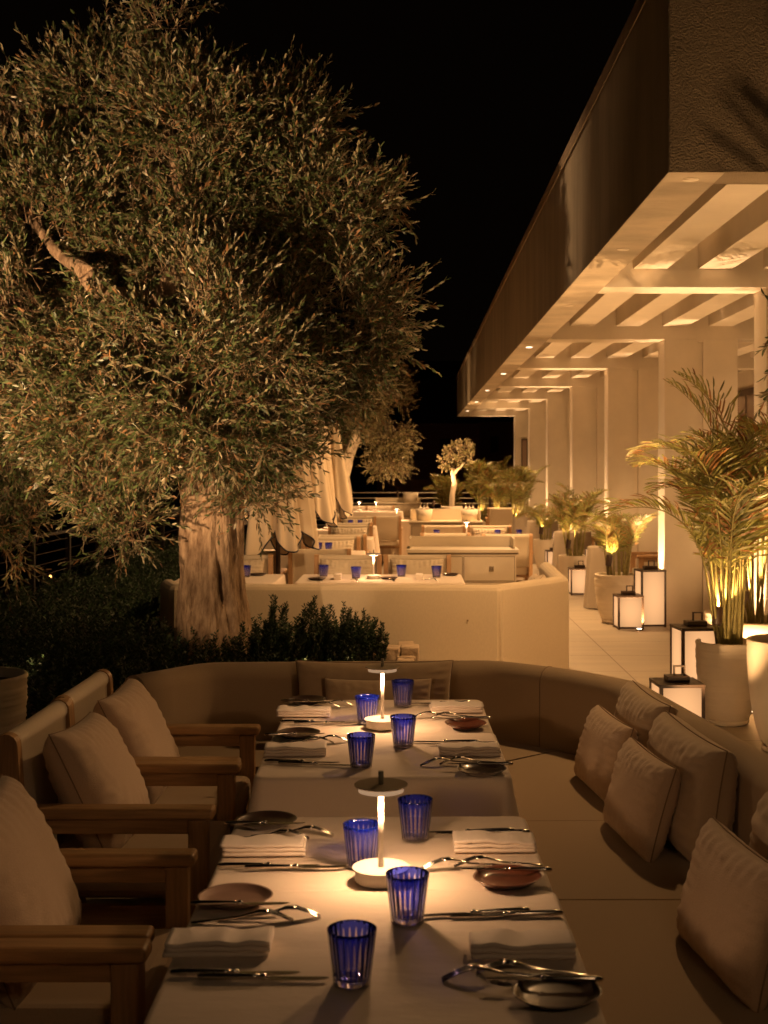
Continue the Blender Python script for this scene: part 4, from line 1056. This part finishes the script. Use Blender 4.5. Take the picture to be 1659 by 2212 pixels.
def spike(label, loc, target, power, angle=60, h=0.18, color=WARM, size=0.02):
    t = thing('spike_spotlight', label, 'spotlight', loc, 0, 'spike spotlights among the plants')
    MB().tube([(0, 0, -0.03), (0, 0, h)], 0.005, 6).build('spike', 'bronze', t)
    d = (Vector(target) - Vector(loc) - Vector((0, 0, h))).normalized(); a = Vector((0, 0, h))
    q = d.to_track_quat('Z', 'Y').to_matrix().to_4x4(); Mx = Matrix.Translation(a) @ q
    hb = MB().lathe([(0.026, 0), (0.032, 0.01), (0.034, 0.10), (0.034, 0.12), (0.030, 0.122), (0.029, 0.105)], 20, cap1=False)
    hb.v = [tuple(Mx @ Vector(v)) for v in hb.v]; hb.build('housing', 'bronze', t)
    lb = MB().lathe([(0.027, 0.106), (0.010, 0.109), (0.001, 0.110)], 16, cap0=False); lb.v = [tuple(Mx @ Vector(v)) for v in lb.v]; lb.build('lens', 'led_spot', t)
    lamp('SPOT', tuple(a + d * 0.125), power, color, target=tuple(a + d * 2), angle=angle, size=size, parent=t)
    return t
RY = [
 # x, y, r, h, ribbed, label pot, palm(n, length, spread, stem, leaf, seed), palm label
 (2.07, 8.45, .205, .54, True, 'ribbed white pot with the tall lit palm beside the nearest lantern', (24, 1.0, 1.35, .62, .30, 21), 'tall areca palm lit from below in the ribbed pot', 8),
 (2.26, 7.62, .27, .66, False, 'big smooth white pot cut by the right edge', None, None, 0),
 (2.44, 9.15, .29, .60, False, 'wide smooth white pot behind the ribbed one', (19, 1.15, 1.1, .78, .32, 22), 'tallest areca palm rising behind the ribbed pot', 9),
 (2.68, 10.9, .20, .46, True, 'small ribbed pot half hidden behind the tall near lantern', (12, .7, .8, .3, .2, 33), 'palm behind the tall near lantern', 0),
 (2.22, 13.95, .24, .53, True, 'ribbed pot between the two lantern pairs', (15, .62, 1.3, .32, .2, 23), 'bushy palm in the pot beside the tall lantern column', 6),
 (2.19, 17.4, .21, .50, False, 'smooth pot behind the short middle lantern', (16, .75, 1.1, .42, .22, 24), 'palm second along the row of columns', 8),
 (2.21, 21.3, .20, .50, False, 'smooth pot third along the row of columns', (14, .55, 1.4, .25, .18, 25), 'low palm third along the row of columns', 7),
 (2.10, 25.2, .20, .52, False, 'smooth pot fourth along the row of columns', (18, .95, 1.0, .55, .24, 26), 'palm fourth along the row of columns', 10),
 (1.95, 28.6, .24, .50, False, 'far pot before the railing', (22, 1.1, 1.1, .5, .28, 27), 'wide reddish palm near the far railing', 8),
 (0.78, 29.2, .22, .50, False, 'pot of the low dark palm left of the potted olive', (16, .9, .7, .35, .3, 28), 'dark palm left of the small potted olive', 0),
 (1.62, 29.6, .20, .45, False, 'pot of the bright upright palm', (11, .85, .7, .65, .42, 29), 'brightly lit palm right of the small potted olive', 14),
]
for i, (x, y, r, h, rib, lab, pf, plab, pw) in enumerate(RY):
    make_pot(lab, (x, y, 0), r, h, rib)
    if pf:
        n_, ln, spd, st, lf, sd = pf
        t = thing('areca_palm', plab, 'palm', (x, y, h - 0.045), 0, 'palms in pots')
        palm(t, n_, ln, spd, sd, stem_h=st, leaf=lf, base_r=r * 0.45)
    if pw:
        spike('spike spotlight in ' + lab.replace('pot', 'pot', 1), (x - r * 0.45, y - r * 0.42, h - 0.04), (x + 0.05, y + 0.10, h + 1.0), pw * (4 if i < 4 else 1.6), angle=100, h=0.13 if i else 0.15)
# left edge ribbed pot and a second one behind the armchairs
make_pot('tall ribbed white pot cut by the left edge behind the armchairs', (-2.17, 6.32, 0), .27, .66, True, group=None)
# dark olive twigs entering at the right edge
o4 = thing('olive_shrub', 'dark olive branch poking in at the right edge below the pergola', 'olive shrub', (0, 0, 0))
me, tm = crown([(2.13, 7.0, 2.27, .12), (2.0, 7.0, 2.40, .08), (1.98, 6.95, 2.16, .07), (2.3, 7.05, 2.35, .22)], 60, 0.16, 0.062, 0.016, 11, 4, up=0.0, lo=0.2, noise_cut=-1)
link('crown', me, 'olive_leaf', o4); link('twigs', tm, 'twig', o4)
pts, rs = wavy((2.6, 7.0, 0.6), (2.5, 7.1, 2.2), .03, .02, 3); MB().tube(pts, rs, 10).build('trunk', 'bark', o4)
pts, rs = wavy((2.5, 7.1, 2.2), (2.02, 7.0, 2.3), .014, .005, 3); MB().tube(pts, rs, 8).build('limb', 'bark', o4)
make_pot('pot of the dark olive shrub outside the right edge', (2.65, 7.0, 0), .24, .62, False)
# small potted olive at the far end
x5, y5 = (976 - CX) / F * 27.5, 27.5
make_pot('wide pale planter of the small lit olive', (x5, y5, 0), .235, .86, False, saucer=False)
D5 = 27.5
def b5(X, Y, r, dd=0): p = dp(X, Y, D5 + dd); return (p.x, p.y, p.z, r * D5 / F)
o5 = thing('olive_tree', 'small lit olive tree in a planter at the far end of the terrace', 'olive tree')
me, tm = crown([b5(982, 980, 20), b5(1006, 970, 15), b5(960, 1000, 12), b5(1018, 988, 9), b5(972, 1012, 7), b5(998, 992, 14)], 300, 0.09, 0.05, 0.02, 10, 5, up=0.3, noise_cut=-0.15, nfreq=7)
link('crown', me, 'olive_leaf_far', o5); link('twigs', tm, 'twig', o5)
trunk_mesh([dp(976, 1102, D5), dp(977, 1070, D5), dp(982, 1045, D5), dp(978, 1022, D5), dp(974, 1008, D5)], [.062, .055, .05, .042, .025], n=24, rings=30, seed=3).build('trunk', 'pale_bark', o5)
pts, rs = wavy(dp(979, 1025, D5), dp(1003, 998, D5), .04, .018, 2, amp=0.01); MB().tube(pts, rs, 8).build('limb', 'pale_bark', o5)
spike('bright spike spotlight left of the small potted olive', (x5 - 0.42, y5 - 0.5, 0.75), (x5 + 0.1, y5, 2.2), 150, angle=70, h=0.12)
spike('added spotlight on the floor behind the right sofa arm aimed at the tall palms', (1.50, 7.0, 0.0), (2.3, 8.9, 1.9), 42, angle=62, h=0.12, size=0.015)  # added out of sight to light the palm fronds
spike('second added spotlight behind the right sofa arm aimed at the pots and lanterns', (1.42, 5.9, 0.0), (2.15, 8.4, 0.55), 13, angle=50, h=0.12, size=0.02)  # added out of sight to light the pots and lanterns
# tree uplights in the planting bed
spike('spotlight hidden in the bed left of the big olive', (-2.35, 6.9, 0.26), (-1.75, 8.6, 3.4), 38, angle=95, h=0.05, size=0.05, color=(1, 0.60, 0.30))
spike('spotlight hidden in the bed right of the big olive', (-0.45, 7.0, 0.26), (-1.1, 8.6, 3.6), 45, angle=95, h=0.03, size=0.05, color=(1, 0.60, 0.30))
spike('spotlight under the low left olive branches', (-2.95, 8.9, 0.35), dp(40, 1150, D3), 5, angle=60, h=0.2)

spike('added floodlight behind the left ribbed pot aimed at the big olive', (-3.2, 4.5, 0.0), (-1.9, 8.7, 3.05), 760, angle=58, h=1.25, size=0.06, color=(1, 0.60, 0.30))  # added outside the frame to light the crown evenly
spike('added narrow spotlight beside the floodlight aimed at the olive trunk', (-3.05, 4.45, 0.0), (-1.36, 8.6, 0.95), 170, angle=13, h=1.25, size=0.04, color=(1, 0.60, 0.30))  # added outside the frame to fill the lower trunk
# the row of pots carries on beside the camera, outside the frame
make_pot('ribbed pot of the palm beside the camera', (2.45, 5.0, 0), .22, .54, True)
t = thing('areca_palm', 'palm beside the camera outside the right edge', 'palm', (2.45, 5.0, 0.5), 0, 'palms in pots')
palm(t, 14, 1.2, 1.0, 61, stem_h=.5, leaf=.24)
spike('spotlight in front of the palm outside the frame', (2.15, 4.6, 0.0), (2.6, 6.2, 3.4), 80, angle=95, h=0.3, size=0.012)
# added lamp post behind the camera, unseen soft light for the foreground
t = thing('fill_lamp_post', 'added lamp post with a round globe on the terrace behind the camera', 'lamp post', (0.9, -1.2, 0))
MB().tube([(0, 0, 0), (0, 0, 2.95)], [0.04, 0.025], 12).build('post', 'bronze', t)
g_ = MB().lathe([(0.2 * math.cos(a) + 1e-4, 3.15 + 0.2 * math.sin(a)) for a in np.linspace(-HP, HP, 13)], 24).build('globe', emat('globe', (1, 0.62, 0.32), 3), t)
lamp('POINT', (0, 0, 3.15), 105, (1, 0.60, 0.30), size=0.21, parent=t)
#PART4
# ------------------------------------------------------------ lanterns
lant = {}
def lantern(label, loc, h, w_=0.265, rz=0.0):
    key = round(h, 2)
    if key in lant: return dup(lant[key], loc, rz, label, 'box lanterns along the walkway')
    t = thing('floor_lantern', label, 'lantern', loc, rz, 'box lanterns along the walkway'); lant[key] = t
    a = w_ / 2; p = 0.010
    for sx in (-1, 1):
        for sy in (-1, 1):
            cx, cy_ = sx * (a - p), sy * (a - p)
            MB().box(cx - p, cx + p, cy_ - p, cy_ + p, 0.0, h - 0.014).build('post', 'bronze', t)
    MB().rbox(-a - .002, a + .002, -a - .002, a + .002, h - 0.0138, h + 0.006, 0.002).build('top', 'bronze', t)
    MB().box(-a + 2 * p, a - 2 * p, -a + .003, -a + .016, 0.008, 0.028).box(-a + 2 * p, a - 2 * p, a - .016, a - .003, 0.008, 0.028).box(-a + .003, -a + .016, -a + 2 * p, a - 2 * p, 0.008, 0.028).box(a - .016, a - .003, -a + 2 * p, a - 2 * p, 0.008, 0.028).build('bottom_rail', 'bronze', t)
    q = a - 0.011
    for k in range(4):
        mb = MB().box(-q + 0.009, q - 0.009, -0.002, 0.002, 0.028, h - 0.0139)
        o = mb.build('pane', 'lantern_glow', t); ang = k * HP
        o.location = (math.sin(ang) * q, -math.cos(ang) * q, 0); o.rotation_euler = (0, 0, ang)
    MB().rbox(-0.068, 0.068, -0.05, 0.05, h + 0.0065, h + 0.042, 0.004).build('battery_box', 'bronze', t)
    MB().sweep([(0, -0.011), (0, 0.011)], [(-0.05, h + 0.03), (-0.05, h + 0.10), (0.02, h + 0.10), (0.02, h + 0.03), (0.012, h + 0.03), (0.012, h + 0.092), (-0.042, h + 0.092), (-0.042, h + 0.03)][::-1], smooth=False).build('handle', 'bronze', t)
    return t
for (X, Y, h, rz, lab) in [
    (1404, 1352, .595, .12, 'tall box lantern beside the second pot, lit and standing free'),
    (1357, 1357, .345, .05, 'short box lantern in front of the second pot'),
    (1252, 1284, .34, .0, 'short box lantern before the third pot'),
    (1290, 1281, .59, .1, 'tall box lantern half hidden by the ribbed pot and column'),
    (1197, 1236, .35, .0, 'short box lantern just right of the pale banquette corner'),
    (1214, 1228, .60, .1, 'tall box lantern half behind a smooth pot'),
    (1152, 1203, .58, .0, 'narrow view of a tall lantern beside the draped tables'),
    (1148, 1168, .60, .2, 'farthest tall box lantern'),
    (1502, 1546, .60, .10, 'tall box lantern nearest the camera beside the ribbed pot'),
    (1462, 1612, .385, .05, 'short box lantern nearest the camera behind the sofa arm')]:
    q = at(X, Y, 0); lantern(lab, (q.x, q.y, 0.001), h, 0.27, rz)
for q, pw in ((at(1502, 1546, 0), 9), (at(1404, 1352, 0), 9), (at(1290, 1281, 0), 7), (at(1197, 1236, 0), 6)):
    pass

# ------------------------------------------------------------ background furniture
bgc = make_chair('armchair', 'pale teak armchair with a slung canvas back on the left behind the pale banquette', pale=True)
used_bg = [False]
def bchair(x, y, face, label, pil=None, sc_=1.0):
    if not used_bg[0]:
        used_bg[0] = True; o = bgc; o.location = (x, y, 0); o.rotation_euler = (0, 0, face); o['label'] = label; o['group'] = 'canvas armchairs of the background tables'
    else: o = dup(bgc, (x, y, 0), face, label, 'canvas armchairs of the background tables')
    if pil:
        dx, dy = math.cos(face), math.sin(face)
        pillow(0.50, 0.40, 0.15, int(x * 10 + y * 7) % 89 + 100, pil, (x - dx * 0.14, y - dy * 0.14, 0.44), face - HP, 14, 'canvas', 0.4, wr=2.6)
BK, FR = HP, -HP      # BK: faces away from the camera
bchair(-0.60, 11.75, FR, 'canvas armchair facing the camera left of the lamp on the table behind the banquette', 'rumpled canvas pillow in the chair left of the lamp behind the banquette')
bchair(0.05, 11.75, FR, 'canvas armchair facing the camera right of the lamp on the table behind the banquette', 'rumpled canvas pillow in the chair right of the lamp behind the banquette')
bchair(-1.62, 11.75, FR, 'canvas armchair facing the camera just right of the big olive trunk', 'rumpled canvas pillow in the chair next to the big olive trunk')
bchair(-0.93, 13.30, BK, 'canvas armchair seen from behind, just above the left blue tumbler', None)
bchair(-1.62, 13.0, BK, 'canvas armchair seen from behind beneath the nearest folded parasol', None)
bchair(-0.93, 14.95, FR, 'canvas armchair with pillow, second row on the left', 'pillow in the second row chair on the left')
bchair(-0.87, 16.1, BK, 'canvas armchair seen from behind, second row on the left', None)
bchair(-1.62, 16.0, BK, 'canvas armchair seen from behind beneath the second folded parasol', None)
bchair(-0.89, 18.2, FR, 'canvas armchair with pillow, third row on the left', 'pillow in the third row chair on the left')
bchair(-0.90, 19.6, BK, 'canvas armchair seen from behind, third row on the left', None)
bchair(-0.92, 21.4, FR, 'canvas armchair fourth row on the left', 'pillow in the fourth row chair on the left')
bchair(-0.50, 22.3, BK, 'canvas armchair seen from behind standing in the middle aisle', None)
bchair(-0.70, 28.4, BK, 'far canvas armchair under the right one of the two tiny lamps', None)
bchair(-1.28, 28.4, BK, 'far canvas armchair under the left one of the two tiny lamps', None)
bchair(0.42, 16.5, BK, 'canvas armchair whose top shows above the near service console, left one', None)
bchair(1.18, 16.3, BK, 'canvas armchair with wooden post right of the near service console', None)
bchair(0.45, 18.05, FR, 'canvas armchair beyond the lamp table, left', None)
bchair(1.10, 18.0, FR, 'canvas armchair beyond the lamp table, right', 'pillow in the chair beyond the lamp table')
bchair(1.88, 27.0, BK, 'tall canvas armchair before the far railing', None)
for i, (y, lab) in enumerate([(15.6, 'nearest mauve armchair between the columns'), (19.2, 'second mauve armchair between the columns'), (23.1, 'third mauve armchair between the columns'), (26.9, 'farthest mauve armchair between the columns')]):
    bchair(2.98, y, PI, lab, None)

def bg_table(w_, l_, x, y, label, drop=0.55, amp=0.02, flare=0.03):
    make_table(w_, l_, x, y, 0, 'table under the cloth, ' + label)
    make_cloth(w_, l_, x, y, 0, 'cream cloth on the ' + label, z=0.75, drop=drop, seed=x * 3 + y, amp=amp, flare=flare, group='cloths of the background tables')
bg_table(1.38, 0.85, -0.26, 10.78, 'table just behind the pale banquette', drop=0.5)
bg_table(0.85, 0.85, -1.53, 10.80, 'table partly hidden by the big olive trunk', drop=0.5)
bg_table(0.70, 0.7, -0.87, 14.1, 'second row table on the left')
bg_table(0.70, 0.7, -0.87, 17.1, 'third row table on the left')
bg_table(0.70, 0.7, -0.92, 20.5, 'fourth row table on the left')
bg_table(0.55, 0.5, -1.42, 14.4, 'small table glowing under the nearest parasol')
bg_table(0.55, 0.5, -1.30, 19.4, 'small table glowing under the third parasol')
bg_table(0.62, 0.62, -0.30, 22.9, 'small table with a lamp in the middle aisle', drop=0.6)
bg_table(1.5, 0.7, -0.95, 27.6, 'far table with two tiny lamps')
bg_table(1.4, 0.65, 0.80, 17.25, 'table with a lamp between the two service consoles')

def bg_item(X, y, z=0.7505): return ((X - CX) / F * y, y, z)
for X, y, lab in [(699, 10.95, 'leftmost tumbler behind the banquette'), (769, 10.75, 'second tumbler behind the banquette'), (867, 10.95, 'third tumbler behind the banquette'), (943, 10.85, 'rightmost tumbler behind the banquette'),
                  (531, 10.9, 'tumbler beside the big olive trunk'), (688, 14.25, 'tumbler on the second row table, left'), (710, 14.25, 'tumbler on the second row table, right'), (757, 20.5, 'tiny tumbler on the fourth row table, left'), (778, 20.5, 'tiny tumbler on the fourth row table, right'),
                  (943, 17.2, 'tumbler peeking over the near console'), (1075, 17.25, 'tumbler on the console side table, left'), (1121, 17.25, 'tumbler on the console side table, right')]:
    tumbler('blue ' + lab, bg_item(X, y), 'blue tumblers on the background tables')
for X, y, lab, i in [(685, 10.6, 'plate at the left end of the table behind the banquette', 1), (840, 10.66, 'plate right of the lamp behind the banquette', 2), (973, 11.05, 'plate at the right end of the table behind the banquette', 3), (557, 11.05, 'plate on the table by the olive trunk', 4),
                     (718, 14.0, 'plate on the second row table', 5), (741, 17.0, 'plate on the third row table', 6)]:
    o = link('side_plate', plate_mesh(i + 20), 'plate_dark', None, bg_item(X, y)); tag(o, 'small dark ' + lab, 'plate', 'plates on the background tables')
for X, y, lab, i in [(730, 10.7, 'left of the lamp behind the banquette', 1), (906, 10.7, 'right of the lamp behind the banquette', 2)]:
    for q in range(1):
        me = napkin_proto(50 + i); o = link('napkin', me, 'napkin', None, bg_item(X, y)); o.rotation_euler = (0, 0, HP); o.scale = (0.9, 0.72, 1.5)
        tag(o, 'rolled white napkin ' + lab, 'napkin', 'napkins on the background tables')
for i, (X, y, lab) in enumerate([(694, 10.45, 'left'), (773, 10.42, 'centre left'), (852, 10.45, 'centre right'), (947, 10.45, 'right')]):
    o = dup(fp, bg_item(X, y), R(100 + 10 * i), 'fork on the %s of the table behind the banquette' % lab, 'forks on the background table')
for X, y, lab in [(807, 10.72, 'slim lit table lamp on the table behind the pale banquette'), (776, 27.6, 'left one of the two tiny far table lamps'), (812, 27.6, 'right one of the two tiny far table lamps'), (857, 22.8, 'small table lamp in the middle aisle'),
                  (1008, 17.25, 'small table lamp above the near service console'), (706, 19.4, 'table lamp partly hidden by the third parasol'), (632, 14.4, 'table lamp hidden by the nearest parasol hem')]:
    table_lamp(lab, bg_item(X, y, 0.7505), GLAMP)

# service consoles
def console(x0, x1, y0, y1, label, h=0.9, lip=0.10, drawers=True):
    t = thing('service_console', label, 'console', ((x0 + x1) / 2, y0, 0)); w_ = (x1 - x0) / 2; d = y1 - y0
    MB().box(-w_ + 0.03, w_ - 0.03, 0.02, d, 0.06, h - 0.046).build('body', 'paint_cream', t)
    MB().rbox(-w_, w_, 0, d + 0.01, h - 0.03, h, 0.003).build('top', 'paint_cream', t)
    MB().box(-w_ + 0.01, w_ - 0.01, 0.012, d, h - 0.045, h - 0.031).build('trim', 'groove_dark', t)
    MB().box(-w_ + 0.025, w_ - 0.025, d - 0.015, d + 0.005, h + 0.001, h + lip).build('back_lip', 'paint_cream', t)
    for s in (-1, 1): 
        a = s * (w_ - 0.035); MB().box(a - 0.009, a + 0.009, d - 0.36 if d > 0.4 else 0.03, d - 0.016, h + 0.001, h + lip - 0.003).build('side_lip', 'paint_cream', t)
    if drawers:
        for i in range(2):
            for j in range(3):
                x0_ = -w_ + 0.05 + i * (w_ - 0.04); x1_ = x0_ + w_ - 0.06; z1 = h - 0.07 - j * 0.245; z0 = z1 - 0.225
                dr = MB().box(x0_, x1_, 0.010, 0.019, z0, z1).build('drawer', 'paint_cream', t)
                MB().box(x0_ - 0.006, x1_ + 0.006, 0.0185, 0.0196, z0 - 0.006, z1 + 0.006).build('gap', 'groove_dark', dr)
                cx = (x0_ + x1_) / 2 + 0.02; cz = (z0 + z1) / 2
                hd = MB().rbox(cx - 0.022, cx + 0.022, 0.004, 0.0098, cz - 0.024, cz + 0.024, 0.002).build('handle', 'silver', dr)
                MB().tube([(cx - 0.012, 0.001, cz + 0.006), (cx - 0.008, -0.004, cz - 0.008), (cx + 0.008, -0.004, cz - 0.008), (cx + 0.012, 0.001, cz + 0.006)], 0.003, 6).build('ring', 'silver', dr)
    return t
console(-0.05, 1.02, 12.2, 12.75, 'cream service console with drawers right of the table lamp', h=0.9)
console(-0.05, 1.04, 18.75, 19.3, 'second cream console with two wine coolers on top', h=0.9, lip=0.16)
console(-0.85, 0.22, 28.9, 29.4, 'far cream console with a round bucket on its right end', h=0.9)
def bucket(label, loc, r0, r1, h, bottles=True):
    t = thing('wine_cooler', label, 'wine cooler', loc, 0, 'buckets standing on the consoles')
    MB().lathe([(r0, 0), (r1, h), (r1 - 0.008, h), (r1 - 0.01, h - 0.03)], 32, cap1=False).build('body', 'pot_white', t)
    MB().lathe([(r1 - 0.012, h - 0.03), (0.001, h - 0.03)], 20, cap0=False).build('ice', 'clear_glass', t)
    return t
bz = 0.9005
for X, lab in ((916, 'left'), (1014, 'right')):
    loc = bg_item(X, 19.0, bz); bucket('grey white wine cooler on the %s of the second console' % lab, loc, 0.105, 0.13, 0.17)
    for k, (dx, dy) in enumerate([(-0.05, 0.02), (0.0, -0.03), (0.05, 0.03)]):
        b = thing('glass_bottle', 'small clear glass bottle in the %s wine cooler, %s' % (lab, ['left one', 'middle one', 'right one'][k]), 'bottle', (loc[0] + dx, loc[1] + dy, bz + 0.142), 0, 'glass bottles in the wine coolers')
        MB().lathe([(0.018, 0), (0.024, 0.004), (0.024, 0.05), (0.009, 0.075), (0.008, 0.10), (0.010, 0.102)], 16).build('body', 'clear_glass', b)
        MB().lathe([(0.0085, 0.1025), (0.0085, 0.115)], 10).build('stopper', 'silver', b)
bucket('plain round bucket on the far console', bg_item(887, 29.2, 0.9005), 0.15, 0.18, 0.22)

# draped round tables between the columns
for x, y, r, h, lab in [(2.34, 15.4, .24, .74, 'nearest grey draped round table beside the ribbed pot'), (2.36, 18.9, .27, .75, 'second grey draped round table'), (2.30, 22.7, .27, .75, 'third grey draped round table'), (2.2, 24.6, .27, .75, 'farthest grey draped round table')]:
    mb = MB(); pr = [(0.001, h), (r * 0.9, h), (r * 0.985, h - 0.004), (r, h - 0.015)] + [(r + 0.035 * q, h - 0.015 - (h - 0.03) * q) for q in np.linspace(0.1, 1, 10)]
    mb.lathe(pr[::-1], 72, wob=lambda a, rr, z: 1 + 0.09 * max(0, (h - 0.02 - z) / h) * (math.sin(9 * a) + 0.5 * math.sin(14 * a + 1)), cap0=False)
    o = mb.build('draped_table', 'mauve_fabric', None, (x, y, 0)); tag(o, lab, 'draped table', 'draped round tables between the columns')

# folded parasols
for i, (x, y, tip, lab) in enumerate([(-1.30, 12.5, .74, 'nearest folded cream parasol with navy piping'), (-1.29, 16.3, .84, 'second folded cream parasol with navy piping'), (-1.31, 20.3, .84, 'third folded cream parasol with navy piping'), (-2.05, 14.2, 1.0, 'folded parasol farther left behind the big olive')]):
    t = thing('folded_parasol', lab, 'parasol', (x, y, 0), 0.3 * i, 'folded parasols in a row')
    MB().tube([(0, 0, 0), (0, 0, 3.0)], 0.024, 12).build('pole', 'bronze', t)
    MB().rbox(-0.3, 0.3, -0.3, 0.3, 0, 0.05, 0.01).build('base', 'bronze', t)
    mb = MB(); nf = 5; n = 120; top = 3.0; hem = []
    rows = 30
    for j in range(rows + 1):
        f = j / rows
        for k in range(n):
            a = 2 * PI * k / n; c = abs(math.cos(nf * a / 2)); c2 = c ** 0.9
            zb = tip + 0.02 + (0.30 + 0.08 * math.sin(a + i)) * (1 - c2) + 0.13 * (1 + math.sin(a * 1.0 + 2.2 + i)) * 0.5
            z = top - (top - zb) * f
            g = (top - z) / (top - tip)
            rr = 0.05 + 0.33 * g ** 0.8
            rad = rr * (0.50 + 0.50 * c2 + 0.10 * math.sin(15 * a + i + g) * g) * (1 + 0.10 * math.sin(3 * a + g * 3 + i))
            aa = a + 0.25 * g
            p = (rad * math.cos(aa), rad * math.sin(aa), z); mb.v.append(p)
            if j == rows: hem.append(p)
    for j in range(rows):
        for k in range(n):
            k2 = (k + 1) % n; mb.f.append((j * n + k, (j + 1) * n + k, (j + 1) * n + k2, j * n + k2)); mb.s.append(True)
    mb.build('canopy', 'parasol_canvas', t)
    MB().tube(hem + [hem[0]], 0.0075, 6, cap=False).build('piping', 'navy_piping', t)
    for k in range(6):
        a = 2 * PI * k / 6; MB().tube([(0.03 * math.cos(a), 0.03 * math.sin(a), 2.6), (0.09 * math.cos(a), 0.09 * math.sin(a), tip + 0.25)], 0.009, 6).build('rib', 'bronze', t)
